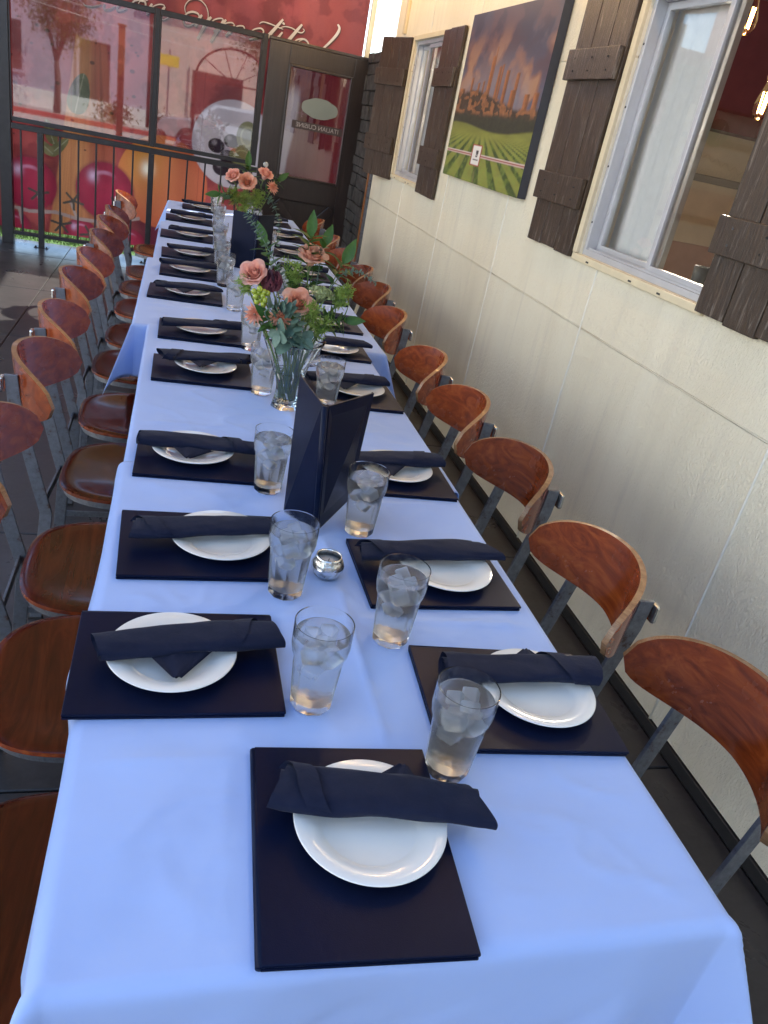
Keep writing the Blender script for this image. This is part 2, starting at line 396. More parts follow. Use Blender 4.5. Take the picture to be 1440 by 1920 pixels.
obj('pavement', b.mesh('pavement', 'concrete', bevel=.01), kind='structure')
b = MB(); b.add([(-9, 8.03, -.012), (3, 8.03, -.012), (3, 9.31, -.012), (-9, 9.31, -.012)], [(0, 1, 2, 3)])
rg = random.Random(3)
for k in range(9000):
    x = rg.uniform(-2.6, 1.6); y = rg.uniform(8.04, 8.75); hh = rg.uniform(.03, .075); a = rg.uniform(0, 2*pi); l = rg.uniform(-.02, .02)
    b.add([(x-.003*cos(a), y-.003*sin(a), -.004), (x+.003*cos(a), y+.003*sin(a), -.004), (x+l, y+l*.7, hh)], [(0, 1, 2)])
tag(obj('grass', b.mesh('grass', 'grass'), kind='stuff'), 'green grass strip beyond the black railing under the banner', 'grass')

# ================================================================== BUILDING on the right
WX = 1.52
bld = thing('restaurant_building', 'cream stucco restaurant wall with brown shuttered sliding windows', 'building', (0, 0, 0))
YB = [-3.2, -1.65, -.55, .50, 1.58, 2.72, 3.75, 4.75, 5.75, 6.78]; ZB = [.045, .985, 1.915, 4.6]
OPEN = [(2.06, 2.90, 1.235, 2.11), (5.37, 6.10, 1.235, 2.10)]
def minus(r, h):
    y0, y1, z0, z1 = r; a0, a1, c0, c1 = max(y0, h[0]), min(y1, h[1]), max(z0, h[2]), min(z1, h[3])
    if a0 >= a1 or c0 >= c1: return [r]
    out = []
    if y0 < a0: out.append((y0, a0, z0, z1))
    if a1 < y1: out.append((a1, y1, z0, z1))
    if z0 < c0: out.append((a0, a1, z0, c0))
    if c1 < z1: out.append((a0, a1, c1, z1))
    return out
for j in range(len(YB)-1):
    for k in range(len(ZB)-1):
        rs = [(YB[j]+.0025, YB[j+1]-.0025, ZB[k]+.0035, ZB[k+1]-.0035)]
        for h in OPEN: rs = [q for r in rs for q in minus(r, h)]
        b = MB()
        for y0, y1, z0, z1 in rs: b.box(WX, WX+.03, y0, y1, z0, z1)
        obj('wall_panel', b.mesh('wall_panel', 'stucco'), bld)
for y in YB[1:-1]:
    segs = [(.045, 4.6)]
    for h in OPEN:
        if h[0]-.02 < y < h[1]+.02: segs = [(.045, h[2]-.03), (h[3]+.03, 4.6)]
    for z0, z1 in segs:
        part('joint_bead', bld, 'caulk', lambda b: b.tube([(WX-.0005, y+.0015*sin(k*1.7), z0+(z1-z0)*k/14) for k in range(15)], .0042, 6), smooth=True)
for z in ZB[1:-1]:
    for j in range(len(YB)-1):
        sg_ = [(YB[j]+.004, YB[j+1]-.004)]
        for h in OPEN:
            if h[2] < z < h[3]: sg_ = [(a, c_) for p, q in sg_ for a, c_ in ((p, min(q, h[0]-.04)), (max(p, h[1]+.04), q)) if c_-a > .01]
        for a, c_ in sg_: part('joint_bead', bld, 'stucco', lambda b: b.tube([(WX+.0008, a+(c_-a)*k/6, z+.0006*sin(k*2)) for k in range(7)], .0026, 6), smooth=True)
rs = [(YB[0], YB[-1], .0, 4.6)]
for h in OPEN: rs = [q for r in rs for q in minus(r, h)]
b = MB()
for y0, y1, z0, z1 in rs: b.box(WX+.032, WX+.12, y0, y1, z0, z1)
obj('wall_core', b.mesh('wall_core', 'room_wall'), bld)
boxpart('base_strip', bld, 'screw', WX-.006, WX+.03, YB[0], YB[-1], .0, .043)  # thin black strip along the foot of the wall
boxpart('roof', bld, 'concrete', WX-.12, 5.4, YB[0]-.1, YB[-1]+.05, 4.6, 4.75)
part('upper_batten', bld, 'trim', lambda b: b.box(WX-.02, WX-.001, 6.44, 6.50, 2.16, 4.5), bevel=.003)
# room behind the windows
boxpart('room_back_wall', bld, 'room_wall', 5.0, 5.1, YB[0], 6.66, 0, 4.6)
boxpart('room_end_wall', bld, 'room_wall', WX+.125, 5.1, 6.66, 6.76, 0, 4.6)
boxpart('room_end_wall', bld, 'room_wall', WX+.125, 5.1, YB[0]-.05, YB[0]+.05, 0, 4.6)
boxpart('room_floor', bld, 'room_floor', WX+.125, 4.99, YB[0]+.06, 6.65, 0, .04)
boxpart('room_ceiling', bld, 'burgundy', WX+.125, 4.99, YB[0]+.06, 6.65, 2.95, 3.0)
boxpart('soffit', bld, 'burgundy', 2.9, 4.98, 6.35, 6.655, 2.02, 2.94)
boxpart('soffit', bld, 'burgundy', 4.6, 4.995, .5, 6.34, 2.02, 2.94)
boxpart('wall_rail', bld, 'greybrown', 2.2, 4.99, 6.62, 6.657, 1.62, 1.68)
boxpart('wall_rail', bld, 'greybrown', 4.955, 4.997, .5, 6.61, 1.62, 1.68)
boxpart('wainscot', bld, 'pink', 2.2, 4.99, 6.635, 6.658, .78, 1.10)
boxpart('wainscot', bld, 'pink', 4.97, 4.998, .5, 6.62, .78, 1.10)
boxpart('dado_rail', bld, 'burgundy', 2.2, 4.95, 6.60, 6.659, .71, .776)
boxpart('dado_rail', bld, 'burgundy', 4.94, 4.999, .5, 6.59, .71, .776)
# round green emblem with mirrored lettering on the room's end wall
def text_mesh(txt, size, mat, ext=.0008, mirror=False):
    cu = bpy.data.curves.new('t', 'FONT'); cu.body = txt; cu.size = size; cu.extrude = ext; cu.align_x = 'CENTER'; cu.align_y = 'CENTER'
    o = bpy.data.objects.new('t', cu); COL.objects.link(o)
    dg = bpy.context.evaluated_depsgraph_get(); me = bpy.data.meshes.new_from_object(o.evaluated_get(dg))
    bpy.data.objects.remove(o); me.materials.clear(); me.materials.append(M[mat])
    if mirror:
        for v in me.vertices: v.co.x *= -1
        me.flip_normals()
    return me
def window_unit(y0, y1, z0, z1, meet, label):
    wd = obj('window', None, bld, label=label); FX = WX+.012
    def fr(b):
        t = .022
        for a, c, d, e in ((y0, y0+t, z0, z1), (y1-t, y1, z0, z1), (y0+t, y1-t, z0, z0+t), (y0+t, y1-t, z1-t, z1)): b.box(FX, FX+.075, a, c, d, e)
    part('frame', wd, 'alu', fr, bevel=.002)
    def sash(a, c, x):
        def f(b):
            t = .024
            for p, q, r, s in ((a, a+t, z0+.023, z1-.023), (c-t, c, z0+.023, z1-.023), (a+t, c-t, z0+.023, z0+.023+t), (a+t, c-t, z1-.023-t, z1-.023)): b.box(x, x+.022, p, q, r, s)
        part('sash', wd, 'alu', f, bevel=.002)
        part('pane', wd, 'pane', lambda b: b.add([(x+.011, a+.023, z0+.046), (x+.011, c-.023, z0+.046), (x+.011, c-.023, z1-.046), (x+.011, a+.023, z1-.046)], [(0, 3, 2, 1)]))
    sash(y0+.023, meet+.015, FX+.012); sash(meet-.015, y1-.023, FX+.042)
    for k in range(2):
        part('track', wd, 'alu', lambda b: b.box(FX+.006+.033*k, FX+.0095+.033*k, y0+.03, y1-.03, z0+.0225, z0+.030))
    part('sill', wd, 'trim', lambda b: b.box(WX-.014, WX+.011, y0-.03, y1+.03, z0-.028, z0-.001), bevel=.004)
    part('casing', wd, 'trim', lambda b: (b.box(WX-.014, WX+.0115, y1+.001, y1+.035, z0, z1+.03), b.box(WX-.014, WX+.0115, y0-.035, y0-.001, z0, z1+.03), b.box(WX-.014, WX+.0115, y0, y1, z1+.001, z1+.03)), bevel=.003)
    part('liner', wd, 'trim', lambda b: (b.box(WX+.09, WX+.13, y1-.004, y1-.001, z0, z1), b.box(WX+.09, WX+.13, y0+.001, y0+.004, z0, z1)))
    for k in range(4):
        part('screw', wd, 'screw', lambda b: b.tube([(FX-.002, y1-.011, z0+.12+.2*k), (FX+.002, y1-.011, z0+.12+.2*k)], .004, 8))
    for yy in (y0+.2, y1-.12, y1-.45):
        part('weep_slot', wd, 'screw', lambda b: b.box(WX-.0155, WX-.012, yy, yy+.02, z0-.02, z0-.014))
    return wd
window_unit(2.06, 2.90, 1.235, 2.11, 2.44, 'large sliding window with white blind behind its glass')
window_unit(5.37, 6.10, 1.235, 2.10, 5.80, 'narrow sliding window near the patio door')
bl = thing('window_blind', 'white fabric blind hanging behind the sliding window beside the canvas print', 'blind', (0, 0, 0))
def blf(u, v):
    y = 2.585+.31*u; return (1.635+.005*sin(u*23)+.002*sin(v*9), y, 1.20+.94*v)
part('fabric', bl, 'blind', lambda b: b.grid(24, 10, blf), smooth=True)
part('head_rail', bl, 'blind', lambda b: b.box(1.615, 1.66, 2.56, 2.91, 2.14, 2.19), bevel=.004)
b2 = thing('window_blind', 'pale gauzy blind behind the narrow window near the patio door', 'blind', (0, 0, 0))
part('fabric', b2, 'blind', lambda b: b.grid(20, 8, lambda u, v: (1.685+.006*sin(u*30), 5.72+.36*u, 1.2+.93*v)), smooth=True)
part('head_rail', b2, 'blind', lambda b: b.box(1.665, 1.71, 5.70, 6.10, 2.14, 2.19), bevel=.004)
cup = thing('black_cup', 'small black cup standing inside on the window ledge', 'cup', (1.66, 2.30, 1.235))
part('body', cup, 'screw', lambda b: b.lathe([(.0, 0), (.026, 0), (.031, .085), (.027, .085), (.024, .01), (0, .008)], 20), smooth=True)
boxpart('ledge', bld, 'trim', WX+.125, WX+.24, 1.9, 3.0, 1.20, 1.234)
hl = thing('coat_hook_panel', 'small grey wall telephone on the room wall past the blind', 'telephone', (2.86, 6.62, 1.36))
part('body', hl, 'steel', lambda b: b.box(-.05, .05, -.035, .03, -.13, .13), bevel=.012)
part('handset', hl, 'screw', lambda b: b.box(-.028, .028, -.06, -.037, -.10, .10), bevel=.01)

def shutter(y0, wdt, z0, z1, label, seed, swing=0, hinge='lo'):
    r = random.Random(seed); s = obj('shutter', None, bld, label=label)
    n = 3; pw = wdt/n
    for k in range(n):
        part('plank', s, 'shutter', lambda b: b.box(-.026, -.006, k*pw+.0022, (k+1)*pw-.0022, r.uniform(-.004, .004), z1-z0+r.uniform(-.004, .004)), bevel=.003)
    for zz in (.17, .62):
        part('batten', s, 'shutter', lambda b: b.box(-.047, -.0265, -.006+(r.uniform(0, .02)), wdt+.004, zz, zz+.10+r.uniform(0, .012)), bevel=.003)
        for yy in (pw*.5, pw*1.5, pw*2.5):
            for dz in (.03, .075): part('nail', s, 'screw', lambda b: b.tube([(-.0485, yy+r.uniform(-.01, .01), zz+dz), (-.0465, yy, zz+dz)], .0032, 8))
    if hinge == 'lo': s.location = (WX, y0, z0); s.rotation_euler = (0, 0, swing)
    return s
shutter(2.94, .43, 1.215, 2.13, 'weathered brown plank shutter between canvas print and large window', 1)
shutter(1.62, .43, 1.215, 2.13, 'brown plank shutter on the far side of the large window from the canvas print', 2)
shutter(4.93, .41, 1.19, 2.125, 'brown plank shutter between canvas print and narrow window', 3)
shutter(6.14, .46, 1.19, 2.125, 'brown plank shutter beside the patio door, swung off the wall', 4, swing=radians(14))

# pendant bulbs in the room
def pendant(x, y, z, label):
    t = thing('pendant_bulb', label, 'lamp', (x, y, z))
    part('bulb', t, 'bulb_glass', lambda b: b.lathe([(0, -.075), (.018, -.07), (.030, -.045), (.032, -.02), (.022, .02), (.014, .05), (.013, .06), (0, .06)], 20), smooth=True)
    part('filament', t, 'filament', lambda b: [b.tube([(.008*cos(a), .008*sin(a), -.05), (.010*cos(a), .010*sin(a), .02)], .0022, 6) for a in (0, 2.1, 4.2)])
    part('socket', t, 'brass', lambda b: b.lathe([(0, .058), (.016, .058), (.018, .07), (.017, .11), (.006, .12), (0, .12)], 16), smooth=True)
    part('cord', t, 'screw', lambda b: b.tube([(0, 0, .12), (0, 0, 2.94-z)], .004, 6))
    L = bpy.data.lights.new('bulb_light', 'POINT'); L.energy = 11; L.color = (1, .86, .66); L.shadow_soft_size = .03
    lo = bpy.data.objects.new('bulb_light', L); COL.objects.link(lo); lo.parent = t; lo.location = (0, 0, -.13)
pendant(2.10, 2.91, 1.89, 'glowing filament pendant bulb hanging lower in the room behind the window')
pendant(2.10, 3.18, 2.185, 'glowing filament pendant bulb hanging higher, near the room ceiling behind the window')

sn = thing('string_lights', 'string of warm filament bulbs sagging under the awning along the cream wall', 'string lights')
SP = [(1.18+.04*sin(k*1.3), 1.9+.62*k, 2.80-.07*abs(sin(k*pi/2))) for k in range(9)]
part('wire', sn, 'screw', lambda b: b.tube([Vector(p)+Vector((0, 0, .07)) for p in catmull(SP, 5)], .003, 5))
for p in SP:
    sk = part('socket', sn, 'screw', lambda b: b.tube([(p[0], p[1], p[2]+.07), (p[0], p[1], p[2]+.03)], .014, 10))
    part('bulb', sn, 'filament_soft', lambda b: b.lathe([(0, -.045), (.016, -.04), (.026, -.02), (.026, 0), (.014, .03), (0, .03)], 14), p, smooth=True)
    L = bpy.data.lights.new('string_bulb_light', 'POINT'); L.energy = 1.9; L.color = (1, .60, .24); L.shadow_soft_size = .03
    lo = bpy.data.objects.new('string_bulb_light', L); COL.objects.link(lo); lo.parent = sn; lo.location = (p[0], p[1], p[2]-.06)

# ================================================================== CANVAS PRINT
def print_grid(name, nx, nz, w, hgt, colfn, mat, wav=None):
    u = np.linspace(0, 1, nx+1); v = np.linspace(0, 1, nz+1); U, V = np.meshgrid(u, v)
    X = U*w; Z = V*hgt; Y = np.zeros_like(X) if wav is None else wav(U, V)
    co = np.stack([X, Y, Z], -1).reshape(-1, 3)
    me = bpy.data.meshes.new(name); n = nx+1
    i, j = np.meshgrid(np.arange(nx), np.arange(nz)); a = (j*n+i).ravel()
    F = np.stack([a, a+1, a+n+1, a+n], -1)
    me.from_pydata(co.tolist(), [], F.tolist())
    ca = me.color_attributes.new('print', 'FLOAT_COLOR', 'POINT')
    C = np.ones((co.shape[0], 4)); C[:, :3] = np.clip(colfn(U, V), 0, 1).reshape(-1, 3)
    ca.data.foreach_set('color', C.ravel().astype(np.float32))
    me.materials.append(M[mat]); me.polygons.foreach_set('use_smooth', [True]*len(me.polygons)); return me
def C3(r, g, b): return np.array([r, g, b])[None, None, :]
def lay(A, m, col): m = m[..., None]; return A*(1-m) + col*m
def paint(U, V):
    n1 = nfbm(U*3+V*2, V*5-U*2.2, 3, 5); n2 = nfbm(U*7-V*4, V*6+U*3, 9, 4)
    A = np.ones(U.shape+(3,))*C3(.085, .075, .115)
    A = lay(A, sm(.9, .5, V)*.7, C3(.17, .19, .27))
    A = lay(A, sm(.40, .62, n1)*sm(.50, .75, V), C3(.14, .075, .085))
    A = lay(A, sm(.44, .62, n2)*sm(1.0, .65, V)*.9, C3(.42, .20, .11)); A = lay(A, sm(.58, .72, n2)*sm(.95, .6, V)*.8, C3(.62, .36, .19)); A = lay(A, sm(.52, .40, n2)*sm(.6, .9, V)*.6, C3(.05, .035, .055))
    A = lay(A, np.exp(-(((U-.45)/.3)**2+((V-.62)/.13)**2))*.6, C3(.42, .33, .30))
    A = lay(A, sm(.5, .68, nfbm(U*9, V*2, 21, 4))*sm(.72, .5, V)*.5, C3(.42, .40, .42))
    hill = .47 + .05*np.sin(U*5+.5) + .02*nfbm(U*20, U*0+3, 5, 3)
    tw = [(.17, .03, .62), (.27, .028, .59), (.33, .022, .60), (.40, .045, .74), (.415, .012, .79), (.50, .03, .68), (.53, .02, .69), (.60, .04, .655), (.72, .035, .64), (.70, .05, .55), (.05, .07, .555), (.86, .05, .53), (.95, .05, .54)]
    nt_ = nfbm(U*60, V*60, 31, 3)
    for cx, ww, top in tw:
        cxx = cx+.03*(V-.5); mk = sm(ww/2+.004, ww/2-.004, np.abs(U-cxx))*sm(top+.004, top-.004, V)*(V > .4)
        A = lay(A, mk, C3(.48, .19, .06)*(.55+.7*sm(.02, -.02, (U-cxx))[..., None])*(.7+.5*nt_[..., None]))
    bl_ = (nfbm(U*26, V*34, 14, 3) > .47)*1.0
    A = lay(A, sm(hill+.03, hill, V), C3(.09, .06, .03)*(.6+.9*nt_[..., None]))
    A = lay(A, sm(hill+.035, hill+.01, V)*bl_*sm(.38, .43, V), C3(.46, .20, .07)*(.5+.8*nt_[..., None]))
    A = lay(A, sm(.44, .40, V + .03*nfbm(U*12, V*9, 8, 3)), C3(.05, .055, .025)*(.6+.8*nt_[..., None]))
    fld = .33 + .02*np.sin(U*6+1)
    A = lay(A, sm(fld+.008, fld-.008, V), C3(.27, .30, .05)*(.75+.5*nfbm(U*8, V*30, 2, 3)[..., None]))
    d = np.maximum(.36-V, .005); rows = np.sin((U-.42)/d*9.5)
    A = lay(A, sm(.30, .22, V)*sm(-.1, .6, rows), C3(.045, .085, .012)*(.7+.6*nt_[..., None]))
    A = lay(A, sm(.30, .2, V)*sm(.35, .75, nfbm(U*40, V*40, 40, 3))*.5, C3(.25, .36, .05))
    A = lay(A, sm(.012, .0, np.abs(U-.44+.2*(V-.1)))*sm(.12, .02, V)*.7, C3(.25, .15, .09))
    ln = .165 + .0*U
    A = lay(A, sm(.011, .009, np.abs(V-ln)), C3(.75, .70, .62)); A = lay(A, sm(.0055, .004, np.abs(V-ln)), C3(.38, .04, .03))
    A = A*C3(.64, .60, .62)*(1+.35*sm(.35, .25, V)[..., None])
    A = lay(A, ((np.abs(U-.43) < .062)*(np.abs(V-.165) < .062))*1.0, C3(.38, .04, .03))
    A = lay(A, ((np.abs(U-.43) < .054)*(np.abs(V-.165) < .055))*1.0, C3(.78, .76, .70))
    A = lay(A, ((np.abs(U-.44) < .016)*(np.abs(V-.175) < .02)*(nfbm(U*90, V*90, 4, 2) > .42))*1.0, C3(.06, .05, .05))
    A = lay(A, ((np.abs(U-.43) < .034)*(np.abs(V-.14) < .006))*1.0, C3(.1, .08, .08))
    return A
cp = thing('canvas_print', 'canvas landscape print of stone towers above green vineyards under stormy sky', 'picture', (WX-.045, 4.735, 1.355), -pi/2)
obj('print', print_grid('canvas_print', 190, 150, 1.19, .80, paint, 'canvas'), cp, (0, -.0005, 0))
part('stretcher', cp, 'canvas_edge', lambda b: b.box(.001, 1.189, .001, .043, .001, .799), bevel=.003)

# ================================================================== FAR PARTITION, RAILING, DOOR, BANNER
PY = 7.8
def beam(parent, name, mat, *a, bevel=.003): return boxpart(name, parent, mat, *a, bevel=bevel)
gp = thing('glazed_screen', 'black framed glass screen above the railing at the patio end', 'window', (0, PY, 0))
FZ0, FZ1 = 1.02, 2.03
beam(gp, 'post', 'black_steel', -1.50, -1.405, -.04, .04, 0, 2.6)
beam(gp, 'post', 'black_steel', -1.62, -1.53, -.05, .05, 0, 2.6)
for nm, a, c in (('mullion', -.285, -.245), ('mullion', .60, .645)): beam(gp, nm, 'black_steel', a, c, -.025, .025, FZ0-.02, FZ1+.02)
for a, c in ((-1.404, -.286), (-.244, .599)):
    beam(gp, 'head_rail', 'black_steel', a, c, -.022, .022, FZ1-.025, FZ1+.018); beam(gp, 'bottom_rail', 'black_steel', a, c, -.022, .022, FZ0-.018, FZ0+.016)
    part('pane', gp, 'pane_refl', lambda b: b.add([(a+.001, 0, FZ0+.016), (c-.001, 0, FZ0+.016), (c-.001, 0, FZ1-.026), (a+.001, 0, FZ1-.026)], [(0, 1, 2, 3)]))
    for s in (-1, 1):
        xx = a if s < 0 else c
        beam(gp, 'glazing_bead', 'black_steel', min(xx, xx-s*.012), max(xx, xx-s*.012), -.03, -.0225, FZ0+.017, FZ1-.027, bevel=.002)
rl = thing('railing', 'black steel railing with thin balusters below the glass screen', 'railing', (0, PY-.03, 0))
beam(rl, 'top_rail', 'black_steel', -1.40, .66, -.022, .026, .945, .99)
beam(rl, 'bottom_rail', 'black_steel', -1.40, .66, -.018, .018, .085, .115)
for x in (-1.175, -.265): 
    beam(rl, 'post', 'black_steel', x-.024, x+.024, -.0235, .0235, 0.006, .9445)
    beam(rl, 'base_plate', 'black_steel', x-.06, x+.06, -.05, .05, 0, .0055)
    for sx in (-.045, .045): part('bolt', rl, 'black_steel', lambda b: b.tube([(x+sx, -.03, .0055), (x+sx, -.03, .016)], .007, 6))
for x in (-1.33, -1.02, -.87, -.725, -.58, -.42, -.105, .045, .20, .345, .49, .615):
    beam(rl, 'baluster', 'black_steel', x-.0075, x+.0075, -.0075, .0075, .1152, .9448, bevel=.0015)
# banner
BX0, BX1, BZ0, BZ1 = -2.15, 1.50, .115, 2.75
TOM = [(-1.29, .51, .225), (-.66, .55, .25), (-.86, .13, .15), (-1.42, .13, .13), (-.42, .14, .12)]
def mural(U, V):
    X = BX0+U*(BX1-BX0); Z = BZ0+V*(BZ1-BZ0)
    n = nfbm(X*3+1, Z*3, 2, 5); n2 = nfbm(X*9, Z*9, 12, 4)
    n3 = nfbm(X*5+9, Z*2.2, 77, 5); A = np.ones(U.shape+(3,))*C3(.25, .046, .044)*(.25+1.5*n[..., None])
    A = lay(A, sm(.42, .62, n3)*.55*sm(1.0, 2.0, Z), C3(.42, .085, .065)); A = lay(A, sm(.50, .68, n2)*.55, C3(.14, .016, .02))
    A = lay(A, sm(.62, .8, X)*.9*sm(2.06, 1.9, Z), C3(.075, .010, .018)); A = lay(A, sm(.8, 1.5, X)*.45, C3(.16, .016, .02))
    # purple shade near the foot on the right
    A = lay(A, sm(.5, .25, Z)*sm(-.5, -.1, X)*.85, C3(.10, .015, .045))
    # spaghetti bundle
    t = (Z-.2)/1.5; xl = -1.12+.20*t; xr = -.50-.17*t
    wq = (X-xl)/(xr-xl); stripes = .6+.55*nfbm(wq*24, Z*.8, 5, 3)
    fr_ = sm(-.02, .02, wq)*sm(1.02, .98, wq)*sm(1.76, 1.72, Z+.03*vnoise(wq*18, Z*0, 4))
    A = lay(A, fr_*sm(.95, .35, wq), C3(.43, .18, .07)*stripes[..., None]); A = lay(A, fr_*sm(.35, .8, wq)*.9, C3(.33, .085, .045)*stripes[..., None])
    # small leaves and seeds
    for cx, cz, a, bq, ang, cc in ((-1.12, .96, .10, .045, 1.9, (.14, .12, .05)), (-1.05, .85, .11, .04, .8, (.12, .11, .045)), (-1.16, .83, .08, .04, 2.5, (.15, .13, .06)), (-.885, 1.30, .165, .085, 1.35, (.09, .105, .05))):
        ca, sa = cos(ang), sin(ang); p = (X-cx)*ca+(Z-cz)*sa; q = -(X-cx)*sa+(Z-cz)*ca
        mk = sm(1.05, .95, (p/a)**2+(q/bq)**2*np.clip(1+.5*p/a, .4, 3)); A = lay(A, mk, np.array(cc)*(.7+.6*n2[..., None]))
        A = lay(A, mk*sm(.006, .002, np.abs(q))*.6, C3(.35, .36, .25)); A = lay(A, mk*sm(.25, .6, np.sin(p*70+np.abs(q)*60))*.25, C3(.04, .05, .02))
    rr = random.Random(5)
    for k in range(26):
        cx, cz, r = rr.uniform(-1.42, -.4), rr.uniform(.85, 1.8), rr.uniform(.008, .022)
        A = lay(A, sm(r*1.2, r*.8, np.hypot(X-cx, (Z-cz)*1.3))*.8, C3(.06, .015, .012))
    # yellow-orange tomato
    d = np.hypot((X+.16)/.40, (Z-.70)/.40); mk = sm(1.01, .98, d)
    A = lay(A, mk, C3(.48, .13, .06)); A = lay(A, mk*sm(.1, -.35, X+.05)*sm(.35, 1.0, Z), C3(.50, .23, .05)); A = lay(A, mk*sm(.6, 1.0, d)*.4, C3(.42, .07, .03))
    A = lay(A, np.exp(-(((X+.30)/.05)**2+((Z-.80)/.06)**2)), C3(.85, .78, .62))
    # mozzarella disc with olives and caper leaves
    d = np.hypot(X-.44, Z-1.13)/.37; mk = sm(1.01, .985, d)
    A = lay(A, mk, C3(.46, .41, .43)*(.85+.25*n[..., None])); A = lay(A, mk*sm(.8, 1.0, d)*.3, C3(.28, .22, .26))
    for cx, cz, r in ((.29, 1.10, .075), (.42, 1.16, .07), (.40, 1.02, .075), (.52, .96, .085), (.35, .92, .08), (.47, .85, .07)):
        q = np.hypot(X-cx, (Z-cz)*1.2)/r; A = lay(A, sm(1.03, .93, q), C3(.028, .016, .022)); A = lay(A, sm(.5, .1, np.hypot(X-cx+.02, Z-cz-.025)/r)*.6, C3(.30, .26, .28))
    for cx, cz, a, bq in ((.56, 1.22, .10, .13), (.53, 1.05, .12, .085)):
        q = ((X-cx)/a)**2+((Z-cz)/bq)**2; A = lay(A, sm(1.05, .92, q), C3(.15, .145, .06)*(.7+.6*n2[..., None])); A = lay(A, sm(.5, .35, q)*sm(.2, .35, q), C3(.28, .27, .13))
    # pale bottle shape seen behind the door
    A = lay(A, sm(.02, -.02, np.abs(X-.86)-.10-.03*np.sin(Z*5))*sm(.85, .95, Z)*sm(1.75, 1.6, Z)*.8, C3(.38, .35, .37))
    # tomatoes
    for cx, cz, r in TOM:
        d = np.hypot(X-cx, (Z-cz)*1.03)/r; mk = sm(1.01, .97, d)
        A = lay(A, sm(1.12, .98, d)*.5, C3(.10, .01, .03)); A = lay(A, mk, C3(.29, .020, .050)*(.75+.5*n2[..., None])); A = lay(A, mk*sm(.55, 1.0, d)*.6, C3(.16, .010, .028)); A = lay(A, mk*sm(.3, -1, (Z-cz)/r)*.3, C3(.25, .01, .04))
        A = lay(A, np.exp(-(((X-cx+.42*r)/(.16*r))**2+((Z-cz-.45*r)/(.20*r))**2))*.9, C3(.50, .36, .50))
        ar = np.abs(np.hypot(X-cx, Z-cz)/r-.62); A = lay(A, sm(.10, .02, ar)*sm(.2, .8, (Z-cz)/r)*sm(-.9, -.2, (X-cx)/r)*sm(.5, .0, (X-cx)/r)*.5, C3(.62, .38, .55))
    # vine
    def seg(p, q, wd, col, A):
        px, pz = p; qx, qz = q; L2 = (qx-px)**2+(qz-pz)**2
        tt = np.clip(((X-px)*(qx-px)+(Z-pz)*(qz-pz))/L2, 0, 1); dd = np.hypot(X-px-tt*(qx-px), Z-pz-tt*(qz-pz)); return lay(A, sm(wd*1.1, wd*.75, dd), np.array(col))
    V0 = [(-1.48, .30), (-1.30, .275), (-1.08, .30), (-.90, .27), (-.74, .275), (-.56, .30), (-.36, .36)]
    for p, q in zip(V0, V0[1:]): A = seg(p, q, .016, (.30, .22, .20), A)
    for p, q, w_ in (((-1.22, .42), (-1.17, .28), .013), ((-.95, .40), (-.90, .28), .012), ((-.53, .44), (-.50, .31), .011), ((-1.38, .28), (-1.36, .16), .012), ((-.74, .275), (-.66, .18), .012)): A = seg(p, q, w_, (.32, .25, .22), A)
    for cx, cz in ((-1.22, .44), (-.93, .42), (-.53, .46), (-1.03, .20), (-.78, .15), (-.62, .17)):
        for k in range(5):
            an = k*1.257+cx*7; A = seg((cx, cz), (cx+.085*cos(an), cz+.075*sin(an)), .011, (.055, .05, .04), A)
    # vertical seams of the vinyl
    for xs_ in (-.95, .15, .84, 1.06): A = lay(A, sm(.004, .001, np.abs(X-xs_))*.35, C3(.16, .02, .02))
    A = A*C3(.66, .64, .66)
    return A
bn = thing('mural_banner', 'red vinyl food mural banner with cream script lettering behind the glass screen', 'banner', (0, 7.9, 0))
obj('print', print_grid('mural_banner', 560, 400, BX1-BX0, BZ1-BZ0, mural, 'banner', lambda U, V: .012*np.sin(U*23)*np.sin(V*2+.5)+.006*np.sin(U*61+V*4)), bn, (BX0, .025, BZ0))
